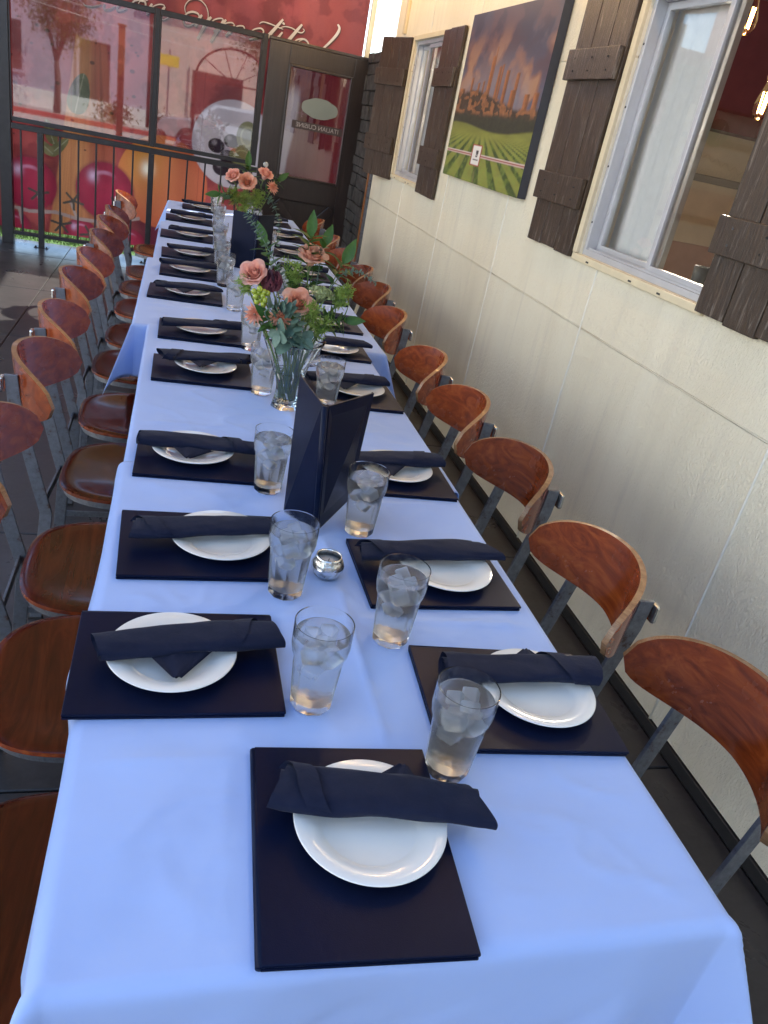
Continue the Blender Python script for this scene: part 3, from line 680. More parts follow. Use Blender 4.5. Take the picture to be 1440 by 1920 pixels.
STROKES = [
(.006,[(-.859,1.972),(-.836,1.959),(-.79,1.961),(-.744,1.978),(-.717,1.994)]),(.012,[(-.69,2.0),(-.701,1.982),(-.693,1.964),(-.673,1.962),(-.642,1.976),(-.612,2.001)]),
(.014,[(-.573,2.024),(-.596,1.991),(-.587,1.975),(-.548,1.987),(-.517,2.008)]),(.013,[(-.49,2.031),(-.464,2.065),(-.425,2.085),(-.386,2.084),(-.371,2.063),(-.383,2.036),(-.415,2.018)]),
(.006,[(-.432,2.043),(-.417,2.075),(-.389,2.079),(-.354,2.099)]),(.02,[(-.32,2.079),(-.343,2.033),(-.36,1.99)]),(.008,[(-.335,2.035),(-.305,2.065),(-.266,2.085),(-.23,2.089),(-.217,2.076)]),
(.02,[(-.217,2.079),(-.243,2.033),(-.255,1.99)]),(.006,[(-.255,1.99),(-.22,1.985),(-.16,2.03)]),(.007,[(-.05,2.069),(-.058,2.111),(-.039,2.151),(-.004,2.178),(.052,2.186),(.095,2.168),(.122,2.137),(.136,2.093),(.13,2.044)]),
(.013,[(-.06,2.041),(-.034,2.071),(.01,2.089),(.052,2.084),(.063,2.063)]),(.012,[(-.034,2.071),(-.065,2.02),(-.05,1.985),(-.01,1.985),(.04,2.02)]),(.022,[(.085,2.082),(.052,2.032),(.035,1.985)]),(.022,[(.162,2.082),(.126,2.036),(.06,1.90)]),
(.009,[(.148,2.029),(.194,2.072),(.247,2.09),(.265,2.079)]),(.018,[(.264,2.083),(.24,2.032),(.19,1.98)]),(.022,[(.285,2.088),(.235,2.019),(.17,1.90)]),(.009,[(.24,2.02),(.286,2.062),(.337,2.077),(.361,2.06)]),
(.018,[(.36,2.066),(.324,2.006),(.29,1.97)]),(.009,[(.329,2.0),(.376,2.056),(.428,2.071),(.445,2.051),(.434,2.015)]),(.011,[(.472,2.01),(.52,2.062),(.579,2.085),(.607,2.066),(.586,2.026),(.527,2.0),(.49,1.985)]),
(.024,[(.762,2.189),(.64,2.027),(.61,1.985)]),(.008,[(.565,2.118),(.596,2.136),(.658,2.134),(.721,2.124),(.771,2.117)]),(.018,[(.768,2.094),(.718,2.021),(.70,1.98)]),(.02,[(.773,2.167),(.767,2.152)]),
(.024,[(.928,2.185),(.825,2.04),(.80,1.99)]),(.008,[(.737,2.117),(.781,2.139),(.843,2.141),(.901,2.123),(.936,2.125),(.953,2.145),(.939,2.155)]),(.012,[(.866,2.028),(.901,2.064),(.954,2.08),(.992,2.067),(1.008,2.033),(.985,1.99)]),
(.006,[(.906,2.027),(.925,2.06),(.962,2.079)]),(.02,[(1.236,2.249),(1.256,2.223),(1.243,2.179),(1.197,2.113),(1.114,2.019)])]
def ribbons(b, y, off=(0, 0), grow=0):
    for q, (wd, P) in enumerate(STROKES):
        C = catmull(P); n = len(C); yy = y-.00012*q; V = []
        for i, p in enumerate(C):
            d = C[min(i+1, n-1)]-C[max(i-1, 0)]; d = d/(np.hypot(*d)+1e-9); nn = np.array([-d[1], d[0]])
            t = i/(n-1); wv_ = (wd/2)*(.55+.6*sin(pi*min(1, max(0, t*.9+.05))))+grow
            for s in (1, -1): V.append((p[0]+nn[0]*s*wv_+off[0], yy, p[1]+nn[1]*s*wv_+off[1]))
        b.add(V, [(2*i, 2*i+1, 2*i+3, 2*i+2) for i in range(n-1)])
part('lettering_shadow', bn, 'letter_shadow', lambda b: ribbons(b, -.006, (.006, -.008), .0035))
part('lettering', bn, 'letter', lambda b: ribbons(b, -.0125))

# beige entrance board left of the screen (mirrored in the big window)
eb = thing('entrance_board', 'beige entrance board with burgundy valance beside the glass screen', 'sign board', (0, PY, 0))
beam(eb, 'panel', 'room_wall', -4.4, -1.66, .0, .06, .02, 2.30)
beam(eb, 'valance', 'burgundy', -4.4, -1.66, -.25, .06, 2.301, 3.5)
beam(eb, 'rail', 'greybrown', -4.4, -1.66, -.02, -.001, 2.0, 2.05)
beam(eb, 'lower_panel', 'pink', -4.4, -1.66, -.012, -.001, 1.305, 1.56)
beam(eb, 'dado_rail', 'burgundy', -4.4, -1.66, -.03, -.001, 1.24, 1.30)
M['emblem_green'] = simple('emblem_green', (.10, .22, .10), .6, var=.1)
part('emblem', eb, 'emblem_green', lambda b: b.tube([(-2.1, -.022, 2.1), (-2.1, -.027, 2.1)], .13, 28))
part('emblem_mark', eb, 'letter', lambda b: (b.bar((-2.11, -.03, 2.02), (-2.16, -.03, 2.18), .016, .004, (1, 0, 0)), b.bar((-2.15, -.03, 2.01), (-2.17, -.03, 2.14), .014, .004, (1, 0, 0))))
part('script', eb, 'greybrown', lambda b: b.tube([(-1.95-.022*k, -.004, 1.90-.004*k+.026*sin(k*1.15)) for k in range(40)], .006, 5))
obj('lettering', text_mesh('ITALIAN CUISINE', .10, 'greybrown'), eb, (-2.36, -.003, 1.73), (radians(90), 0, 0))

# door
dr = thing('patio_door', 'dark brown wooden patio door with glass panel and cross braced base', 'door', (0, PY, 0))
DX0, DX1, DZ1 = .665, 1.585, 2.02; GX0, GX1, GZ0, GZ1 = .845, 1.425, .95, 1.87
for a in ((DX0, GX0, .02, DZ1), (GX1, DX1, .02, DZ1)): beam(dr, 'stile', 'door', a[0], a[1], -.025, .025, a[2], a[3])
beam(dr, 'top_rail', 'door', GX0+.0005, GX1-.0005, -.025, .025, GZ1, DZ1); beam(dr, 'lock_rail', 'door', GX0+.0005, GX1-.0005, -.025, .025, .76, GZ0); beam(dr, 'bottom_rail', 'door', GX0+.0005, GX1-.0005, -.025, .025, .02, .16)
beam(dr, 'lower_panel', 'door', GX0+.0005, GX1-.0005, -.004, .012, .1605, .7595)
part('brace', dr, 'door', lambda b: b.bar((GX0+.03, -.014, .19), (GX1-.03, -.014, .735), .07, .02, (0, 0, 1)), bevel=.004)
part('brace', dr, 'door', lambda b: b.bar((GX0+.03, -.0145, .735), (GX0+.30, -.0145, .46), .07, .02, (0, 0, 1)), bevel=.004)
part('brace', dr, 'door', lambda b: b.bar((GX0+.32, -.0145, .43), (GX1-.03, -.0145, .19), .07, .02, (0, 0, 1)), bevel=.004)
gl = part('pane', dr, 'pane_refl', lambda b: b.add([(GX0, 0, GZ0), (GX1, 0, GZ0), (GX1, 0, GZ1), (GX0, 0, GZ1)], [(0, 1, 2, 3)]))
def mould(b):
    for a in ((GX0, GX0+.022, GZ0, GZ1), (GX1-.022, GX1, GZ0, GZ1), (GX0+.022, GX1-.022, GZ0, GZ0+.022), (GX0+.022, GX1-.022, GZ1-.022, GZ1)): b.box(a[0], a[1], -.034, -.004, a[2], a[3])
part('moulding', dr, 'door', mould, bevel=.006)
def plq(b):
    P = []
    for k in range(64):
        a = 2*pi*k/64; ca, sa = cos(a), sin(a); hh = .062*(1+.35*math.exp(-((abs(ca))/.35)**2)) ; P.append((1.165+.165*np.sign(ca)*abs(ca)**.55, -.003, 1.565+hh*np.sign(sa)*abs(sa)**.75))
    b.add(P, [tuple(range(64))])
part('decal_plaque', gl, 'plaque', plq)
part('decal_band', gl, 'decal', lambda b: b.add([(.93, -.0025, 1.375), (1.40, -.0025, 1.375), (1.40, -.0025, 1.44), (.93, -.0025, 1.44)], [(0, 1, 2, 3)]))
obj('decal_lettering', text_mesh('ITALIAN CUISINE', .052, 'decal_letter', .0003, True), gl, (1.165, -.0032, 1.407), (radians(90), 0, 0))
beam(dr, 'top_trim', 'door', DX0-.01, DX1+.01, -.03, .03, DZ1+.001, DZ1+.025)
lk = part('door_lock', dr, 'screw', lambda b: b.box(.715, .755, -.045, -.0255, .84, 1.05), bevel=.008)
part('lock_cap', lk, 'chrome', lambda b: b.tube([(.735, -.0455, 1.03), (.735, -.055, 1.03)], .024, 20), bevel=.003)
part('lever', lk, 'screw', lambda b: b.tube([(.735, -.046, .93), (.735, -.085, .93), (.80, -.09, .93), (.85, -.085, .93)], .009, 8), smooth=True)
# stone pier by the door, with its orange wood jamb
sp_ = thing('stone_pier', 'dark ledger stone pier between patio door and cream wall', 'pier', (0, 0, 0))
beam(sp_, 'core', 'screw', 1.565, 1.86, 6.90, 7.72, 0, 2.08)
rz = random.Random(12); z = .02
while z < 2.04:
    hh = rz.uniform(.06, .13); y = 6.905
    while y < 7.7:
        ln = rz.uniform(.14, .34); y1 = min(7.72, y+ln); d = rz.uniform(0, .03)
        part('stone', sp_, 'stone', lambda b: b.box(1.51+d, 1.5635, y+.004, y1-.004, z+.003, min(z+hh, 2.08)-.003), bevel=.008); y = y1
    z += hh
part('door_jamb', sp_, 'jamb', lambda b: b.box(1.50, 1.62, 6.845, 6.898, 0, 1.30), bevel=.004)
part('flashing', sp_, 'steel', lambda b: b.box(1.505, 1.56, 6.79, 6.843, 0, 1.22), bevel=.003)
cpst = thing('cream_post', 'slim cream painted post beside the banner edge', 'post', (1.53, 7.86, 0))
part('shaft', cpst, 'trim', lambda b: b.box(-.022, .022, -.022, .022, 0, 2.9), bevel=.004)
part('cap', cpst, 'trim', lambda b: b.box(-.03, .03, -.03, .03, 2.9005, 2.93), bevel=.004)
ps = thing('plastic_sheet', 'crinkled clear plastic sheet glowing above the stone pier', 'plastic sheet', (0, 0, 0))
part('film', ps, 'plastic', lambda b: b.grid(24, 20, lambda u, v: (1.545+.02*fbm(u*5, v*3, 4)+.008*fbm(u*15, v*9, 6), 6.86+.93*u, 2.10+.8*v)), smooth=True)

# awning over the far half of the patio (shades it; above the picture)
aw = thing('patio_awning', 'brown fabric awning stretched over the patio between building and street', 'awning', (0, 0, 0))
part('fabric', aw, 'awning', lambda b: b.grid(16, 24, lambda u, v: (-1.4+2.85*u, 1.2+7.1*v, 3.05+.30*u-.05*sin(pi*((v*4) % 1)))), smooth=True)
for k in range(5):
    yy = 1.2+7.1*k/4; part('rafter', aw, 'black_steel', lambda b: b.bar((-1.4, yy, 3.03), (1.45, yy, 3.33), .04, .03))
for yy in (8.3,): part('post', aw, 'black_steel', lambda b: b.box(-2.63+1.0, -2.57+1.0, yy-.03, yy+.03, 0, 3.0))

# ================================================================== STREET BEHIND (seen mirrored in the glass)
b = MB(); b.box(-30, 30, -12.5, -4.2, -.139, -.10); obj('road', b.mesh('road', 'concrete'), kind='structure')
b = MB(); b.box(-30, 30, -12.9, -12.5, -.139, .03); obj('kerb', b.mesh('kerb', 'red_kerb', bevel=.02), kind='structure')
b = MB(); b.box(-30, 30, -15.0, -12.9, -.139, .02); obj('pavement', b.mesh('pavement', 'concrete'), kind='structure')
def house(x0, x1, h, mat, wins, label, dep=5, y=-15.05):
    t = thing('street_building', label, 'building', ((x0+x1)/2, y, 0)); W = (x1-x0)/2
    part('wall', t, mat, lambda b: b.box(-W, W, -dep, 0, -.13, h))
    part('roof', t, 'burgundy', lambda b: b.box(-W-.2, W+.2, -dep-.2, .35, h+.001, h+.16), bevel=.02)
    part('plinth', t, 'white_paint', lambda b: b.box(-W, W, .001, .08, -.13, .55), bevel=.01)
    for x, z, ww, hh in wins:
        f = part('window', t, mat, lambda b: (b.box(x-ww/2-.08, x+ww/2+.08, .001, .06, z-.08, z), b.box(x-ww/2-.08, x+ww/2+.08, .001, .06, z+hh, z+hh+.08), b.box(x-ww/2-.08, x-ww/2, .001, .06, z, z+hh), b.box(x+ww/2, x+ww/2+.08, .001, .06, z, z+hh)))
        part('window_pane', f, 'dkglass', lambda b: b.box(x-ww/2, x+ww/2, .001, .02, z, z+hh))
house(-9, -1.3, 4.6, 'facade2', [(-2.5, 1.0, 1.0, 1.4), (-.5, 1.0, 1.0, 1.4), (2.2, .15, .95, 2.1)], 'lilac building with red roof edge across the street')
house(-1.0, 9, 3.9, 'facade', [(-3.0, .15, 1.7, 1.9), (0, 1.1, 1.5, 1.1), (3, 1.1, 1.5, 1.1)], 'beige low building with wide door across the street')
nb = thing('bounce_building', 'unseen pale building added to bounce sunlight onto the cream wall', 'building', (-7.2, .5, 0))  # added out of view as a sunlit reflector that brightens the cream wall
part('wall', nb, 'pale_wall', lambda b: b.box(-4, 0, -8, 7, -.13, 5.6))
part('cornice', nb, 'white_paint', lambda b: b.box(-4, .18, -8.1, 7.1, 5.601, 5.8), bevel=.02)
for yy in (-6, -3.4, -.8, 1.8, 4.4):
    f = part('window', nb, 'white_paint', lambda b: (b.box(.001, .06, yy-.62, yy+.62, 1.0, 1.08), b.box(.001, .06, yy-.62, yy+.62, 2.4, 2.48), b.box(.001, .06, yy-.62, yy-.54, 1.08, 2.4), b.box(.001, .06, yy+.54, yy+.62, 1.08, 2.4)))
    part('window_pane', f, 'dkglass', lambda b: b.box(.001, .02, yy-.54, yy+.54, 1.08, 2.4))
def street_tree(x, y, h, label, sd):
    r = random.Random(sd); t = thing('street_tree', label, 'tree', (x, y, 0))
    br = []
    for k in range(6):
        a = r.uniform(0, 2*pi); br.append(Vector((cos(a)*r.uniform(.4, 1.0), sin(a)*r.uniform(.4, 1.0), h*r.uniform(.75, 1.05))))
    part('trunk', t, 'bark', lambda b: [b.tube([(0, 0, -.1), (.04, .02, h*.3), (0, .03, h*.5)], [.12, .09, .07], 8)]+[b.tube([(0, .03, h*.48), q*.6+Vector((0, 0, h*.2)), q], [.05, .03, .012], 6) for q in br], smooth=True)
    def lv(b):
        for q in br:
            for k in range(480):
                c_ = q+Vector((r.gauss(0, .32), r.gauss(0, .32), r.gauss(0, .28))); u = Vector((r.uniform(-1, 1), r.uniform(-1, 1), r.uniform(-1, 1))).normalized(); v = u.orthogonal().normalized()
                b.add([c_-u*.05, c_+v*.03, c_+u*.05, c_-v*.03], [(0, 1, 2, 3)])
    part('crown', t, 'leaf_far', lv)
street_tree(2.6, -11.4, 3.2, 'small yellow green tree on the kerb opposite the patio', 3)
street_tree(4.4, -12.4, 2.3, 'dense low tree added to darken the reflection in the patio door', 5)  # dense tree added to dim the street mirrored in the door pane
street_tree(-3.9, -13.4, 3.0, 'thin tree in front of the lilac building', 8)
def shrub(x, y, r_, label, sd):
    r = random.Random(sd); t = thing('street_shrub', label, 'shrub', (x, y, .02))
    part('stem', t, 'bark', lambda b: [b.tube([(0, 0, 0), (r.uniform(-.3, .3)*r_, r.uniform(-.3, .3)*r_, r_*.8)], .015, 5) for k in range(4)])
    def lv(b):
        for k in range(420):
            c_ = Vector((r.gauss(0, .5), r.gauss(0, .4), abs(r.gauss(.5, .3))))*r_; u = Vector((r.uniform(-1, 1), r.uniform(-1, 1), r.uniform(-1, 1))).normalized(); v = u.orthogonal().normalized(); b.add([c_-u*.06, c_+v*.035, c_+u*.06, c_-v*.035], [(0, 1, 2, 3)])
    part('foliage', t, 'leaf_far', lv)
shrub(-2.2, -13.6, .6, 'low shrub before the lilac building', 1); shrub(-.6, -13.5, .5, 'low shrub at the gap between both street buildings', 2)
sgn = thing('street_sign', 'small yellow lettered sign on a post across the street', 'sign', (-.55, -11.9, -.10))
part('post', sgn, 'steel', lambda b: b.tube([(0, 0, 0), (0, 0, 2.5)], .03, 8))
M['sign_yellow'] = simple('sign_yellow', (.75, .55, .04), .5)
part('plate', sgn, 'sign_yellow', lambda b: b.box(-.28, .28, .031, .045, 2.05, 2.35), bevel=.005)
for k, (zz, x0_) in enumerate(((2.75, -4), (2.55, -3.6), (3.0, -3))):
    wr_ = thing('overhead_wire', ['thin overhead wire strung above the street, middle of three', 'thin overhead wire strung above the street, lowest of three', 'thin overhead wire strung above the street, highest of three'][k], 'wire', (0, -4.5-.4*k, zz))
    part('strand', wr_, 'white_paint', lambda b: b.tube([(x0_+(9*i/12), 0, -.25*sin(pi*i/12)) for i in range(13)], .006, 5))
car = thing('parked_car', 'silver parked car at the kerb across the street', 'car', (1.4, -9.6, -.10), 0)
def car_body(b):
    P = [(-2.1, .32), (-2.12, .62), (-1.95, .78), (-1.2, .86), (-.62, 1.32), (.65, 1.36), (1.25, .95), (2.0, .88), (2.1, .6), (2.08, .32)]
    for s in (-1, 1): b.add([(x, s*(.82 if z < .95 else .66), z) for x, z in P], [tuple(range(len(P)))])
    n = len(P); o = len(b.v)-2*n; b.f += [(o+i, o+(i+1) % n, o+n+(i+1) % n, o+n+i) for i in range(n)]; b.mi += [0]*n
part('body', car, 'car_paint', car_body, bevel=.04)
for s in (-1, 1): part('side_window', car, 'dkglass', lambda b: b.add([(-1.05, s*.79, .93), (-.55, s*.695, 1.25), (.58, s*.69, 1.28), (1.05, s*.79, .96)], [(0, 1, 2, 3)]))
for x in (-1.3, 1.3):
    for s in (-1, 1):
        wl = part('wheel', car, 'rubber', lambda b: b.tube([(x, s*.70, .31), (x, s*.86, .31)], .31, 24), bevel=.03); part('rim', wl, 'chrome', lambda b: b.tube([(x, s*.861, .31), (x, s*.868, .31)], .19, 20))
ga = thing('garden_arch', 'oxide red iron arch with sunburst rods at the street entrance', 'arch', (.9, -2.4, 0))
for x in (-.75, .75): part('post', ga, 'iron_red', lambda b: b.box(x-.03, x+.03, -.03, .03, 0, 1.72))
part('hoop', ga, 'iron_red', lambda b: b.tube([(.75*cos(a*pi/20), 0, 1.72+.62*sin(a*pi/20)) for a in range(21)], .022, 8), smooth=True)
part('cross_bar', ga, 'iron_red', lambda b: b.box(-.72, .72, -.015, .015, 1.70, 1.73))
for k in range(1, 5):
    a = k*pi/5; part('rod', ga, 'iron_red', lambda b: b.tube([(0, 0, 1.73), (.73*cos(a), 0, 1.72+.6*sin(a))], .01, 6))
for x in (-1.25, 2.35): 
    t = thing('timber_post', 'reddish timber gate post %s the iron arch' % ('left of' if x < 0 else 'right of'), 'post', (x, -2.35, 0)); part('shaft', t, 'jamb', lambda b: b.box(-.06, .06, -.06, .06, 0, 2.3), bevel=.008); part('cap', t, 'jamb', lambda b: b.box(-.08, .08, -.08, .08, 2.301, 2.34), bevel=.008)

# ================================================================== TABLES AND CLOTHS
TAB = [(-.078, .692, .485, 1.62), (-.075, .712, 1.64, 2.83), (-.128, .80, 2.86, 4.05), (-.10, .85, 4.07, 5.28), (-.075, .86, 5.30, 6.42)]
TZ = [.7540, .7525, .7510, .7495, .7480]
for i, (x0, x1, y0, y1) in enumerate(TAB):
    t = thing('dining_table', ['dining table under the cloth at the head of the row', 'dining table under the second cloth from the table head', 'dining table under the cloth whose corner juts out, middle of the row', 'dining table under the fourth cloth from the table head', 'dining table under the last cloth by the glass screen'][i], 'table', ((x0+x1)/2, (y0+y1)/2, 0), 0, 'tables joined in one row')
    W, L = (x1-x0)/2-.004, (y1-y0)/2-.004
    part('tabletop', t, 'room_floor', lambda b: b.box(-W, W, -L, L, .712, TZ[i]-.006), bevel=.003)
    part('column', t, 'black_steel', lambda b: b.tube([(0, 0, .02), (0, 0, .71)], .038, 16))
    for a in range(4): part('foot', t, 'black_steel', lambda b: b.bar((0, 0, .02), (.30*cos(a*pi/2+pi/4), .30*sin(a*pi/2+pi/4), .02), .05, .03), bevel=.004)
LEFT = [ # menu centre x,y,rot ; plate ; napkin centre, angle ; glass
 (.040, .955, .0, .030, .955, .057, .957, 8, .232, .868), (.080, 1.305, 1.5, .116, 1.312, .082, 1.318, 4, .226, 1.162), (.088, 1.712, -1, .066, 1.725, .084, 1.715, -2, .231, 1.578),
 (.100, 2.365, 0, .108, 2.385, .112, 2.41, 6, .270, 2.24), (.105, 2.81, 0, .098, 2.815, .105, 2.80, 10, .268, 2.695), (.047, 3.375, -1, .052, 3.38, .050, 3.375, 12, .241, 3.24),
 (.080, 3.83, 0, .065, 3.85, .075, 3.86, 8, .216, 3.67), (.075, 4.275, 1, .078, 4.28, .085, 4.29, 7, .218, 4.10), (.055, 4.85, 0, .08, 4.86, .085, 4.88, 5, .227, 4.62), (.068, 5.52, 1, .08, 5.52, .08, 5.54, 4, .250, 5.40), (.170, 6.17, 0, .165, 6.18, .16, 6.2, 6, .252, 6.06)]
RIGHT = [(.560, .868, -3.5, .600, .872, .578, .895, -5, .405, .732), (.525, 1.235, 1.0, .553, 1.235, .520, 1.257, 4, .392, 1.027), (.548, 1.70, -1, .565, 1.712, .555, 1.712, 8, .411, 1.405),
 (.556, 2.29, 1, .578, 2.322, .553, 2.345, 6, .458, 2.18), (.562, 2.80, 0, .580, 2.775, .573, 2.785, 0, .463, 2.59), (.61, 3.20, 1, .590, 3.17, .60, 3.18, 4, .47, 3.08), (.64, 3.70, 0, .64, 3.70, .64, 3.71, 3, .48, 3.58), (.65, 4.20, 0, .65, 4.2, .65, 4.21, 4, .50, 4.62),
 (.66, 4.78, 0, .66, 4.78, .66, 4.80, 2, .50, 5.05), (.66, 5.40, 0, .66, 5.4, .66, 5.42, 4, .49, 5.50), (.64, 6.02, 0, .64, 6.02, .64, 6.04, 3, .48, 6.0)]
MENUS = [(r_[0], r_[1], .150, .1175) for r_ in LEFT+RIGHT]+[(.25, .614, .1175, .150)]+[(r_[8], r_[9], .03, .03) for r_ in LEFT+RIGHT]+[(.333, 2.142, .04, .04), (.311, 1.222, .03, .03), (.33, 1.46, .09, .09)]
def under(x, y):      # 1 where something lies on the cloth and presses it flat
    m_ = 0
    for cx, cy, a, b_ in MENUS:
        d = max(abs(x-cx)-a, abs(y-cy)-b_)
        if d < .035: m_ = max(m_, 1-max(0, d)/.035)
    return m_
def cloth(i, drops, over, label, seed, amp=.010, R=.010, flare=.05):
    x0, x1, y0, y1 = TAB[i]; zt = TZ[i]; dl, dr_, df, db = drops; rr = random.Random(seed)
    W, L = x1-x0, y1-y0; y1o = L+over
    def axis(lo, hi, a, b_):      # param positions from -lo .. hi+...
        p = []
        if lo: p += list(np.linspace(-lo, -.03, max(3, int(lo/.012)))) + [-.022, -.016, -.011, -.007, -.003]
        p += list(np.linspace(0, hi, int(hi/(.007 if i < 2 else .013))))
        if b_: p += [hi+.003, hi+.007, hi+.011, hi+.016, hi+.022] + list(np.linspace(hi+.03, hi+b_, max(3, int(b_/.012))))
        return p
    us = axis(dl, W, 0, dr_); vs = axis(df, y1o, 0, db); ph = [rr.uniform(0, 6.28) for _ in range(8)]
    def arc(d):
        if d <= R*pi/2: a = d/R; return R*sin(a), R*(1-cos(a))
        return R, R+d-R*pi/2
    V = []
    for v in vs:
        for u in us:
            ex = -u if u < 0 else (u-W if u > W else 0); ey = -v if v < 0 else (v-y1o if v > y1o else 0)
            sx = -1 if u < 0 else 1; sy = -1 if v < 0 else 1
            bx = min(max(u, 0), W); by = min(max(v, 0), y1o); z = 0
            if ex and ey:
                q = hypot(ex, ey); th = atan2(ey, ex); o, d = arc(q); s2 = sin(2*th); bell = .42*q*s2**1.2 if s2 > 0 else 0
                X = bx+sx*(o*cos(th)+bell*.72); Y = by+sy*(o*sin(th)+bell*.72); z = -d*(1-.13*s2)
            elif ex:
                o, d = arc(ex); k = d/.25; e = min(1, min(by, y1o-by+.05)/.12)
                rip = k*amp*e*(sin(by*11+ph[0])+.6*sin(by*23+ph[1])+.8*sin(by*5+ph[2]))+flare*d*e*(1 if u < 0 else .6)
                X = bx+sx*(o+max(-.4*o, rip)); Y = by+.25*rip; z = -d
            elif ey:
                o, d = arc(ey); k = d/.25; e = min(1, min(bx, W-bx)/.12)
                rip = k*amp*e*(sin(bx*13+ph[3]-d*9)+.6*sin(bx*27+ph[4]-d*6)+.8*sin(bx*6+ph[5]))+.05*d*e+k*e*(.006*fbm((bx+d*.9)*7, d*3, seed+5)+.004*fbm((bx+d*1.4)*16, d*5, seed+6))
                X = bx+.25*rip; Y = by+sy*(o+max(-.4*o, rip)); z = -d
            else: X, Y = bx, by
            gx, gy = x0+X, y0+Y
            if not ex and not ey:
                ed = min(1, min(bx, W-bx, by+.02, max(.0, y1o-by)+.02)/.06)
                ed *= 1-under(gx, gy)
                z += .0030*fbm(gx*4, gy*8, seed)*ed + .0012*fbm(gx*13+3, gy*21, seed+3, 3)*ed
                rd = 1-abs(fbm(gx*2.2+gy*.9, gy*3.1-gx*.7, seed+9, 3)); z += .0032*max(0, rd)**16*ed; rd = 1-abs(fbm(gx*5+gy*2.5, gy*2.6-gx*1.3, seed+19, 2)); z += .0020*max(0, rd)**14*ed
                q_ = abs(bx-W*.52-.006*sin(by*3)); z += (.0060*math.exp(-q_/.009)+.003*math.exp(-q_/.05))*ed
                for c_ in (L*.24, L*.52, L*.78):
                    q_ = abs(by-c_-.006*sin(bx*5+c_)); z += (.0055*math.exp(-q_/.009)+.003*math.exp(-q_/.05))*ed*(.55+.45*sin(bx*4+c_*9))
            V.append((gx, gy, zt+z))
    nU = len(us); nV = len(vs); F = [(j*nU+i_, j*nU+i_+1, (j+1)*nU+i_+1, (j+1)*nU+i_) for j in range(nV-1) for i_ in range(nU-1)]
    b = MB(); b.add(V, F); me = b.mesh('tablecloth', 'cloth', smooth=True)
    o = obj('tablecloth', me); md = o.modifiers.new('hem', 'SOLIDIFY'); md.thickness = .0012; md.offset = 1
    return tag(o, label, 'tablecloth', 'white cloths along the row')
cloth(0, (.20, .24, .30, 0), .055, 'white tablecloth hanging over the head end of the table row', 1, .013, .019, .10)
cloth(1, (.20, .22, 0, 0), .045, 'white tablecloth under the flower vase and second from the table head', 2)
cloth(2, (.21, .22, .20, 0), .045, 'white tablecloth whose hanging corner juts out in the middle of the row', 3, .007)
cloth(3, (.20, .22, .10, 0), .045, 'white tablecloth under the far menu stand', 4)
cloth(4, (.20, .22, .10, .22), 0, 'white tablecloth of the last table by the glass screen', 5)
def tz(y):
    for i, (x0, x1, y0, y1) in enumerate(TAB):
        if y < y1+.05: return TZ[i]+.0020
    return TZ[-1]+.0020

# ================================================================== PLACE SETTINGS
def menu_proto():
    t = thing('menu_folder', '', 'menu')
    w_, h_ = .150, .1175
    part('back_cover', t, 'leather', lambda b: b.box(-w_, w_, -h_, h_, 0, .0042), bevel=.0016)
    part('page', t, 'page', lambda b: b.box(-w_+.012, w_-.006, -h_+.006, h_-.006, .0044, .0058))
    cv = part('front_cover', t, 'leather', lambda b: b.box(-w_, w_+.001, -h_-.001, h_, .0060, .0104), bevel=.0016)
    part('spine', t, 'leather', lambda b: b.tube([(-w_+.001, h_+.0005, .0052), (0, h_+.0005, .0052), (w_-.001, h_+.0005, .0052)], .0052, 10), smooth=True)
    return t
def plate_proto():
    t = thing('dinner_plate', '', 'plate')
    pr = [(0, .0), (.050, 0), (.052, .003), (.058, .0035), (.094, .0155), (.0955, .0172), (.094, .0185), (.066, .0098), (.0615, .0072), (.058, .0055), (.03, .0050), (0, .0050)]
    part('body', t, 'plate', lambda b: b.lathe(pr, 72), smooth=True)
    return t
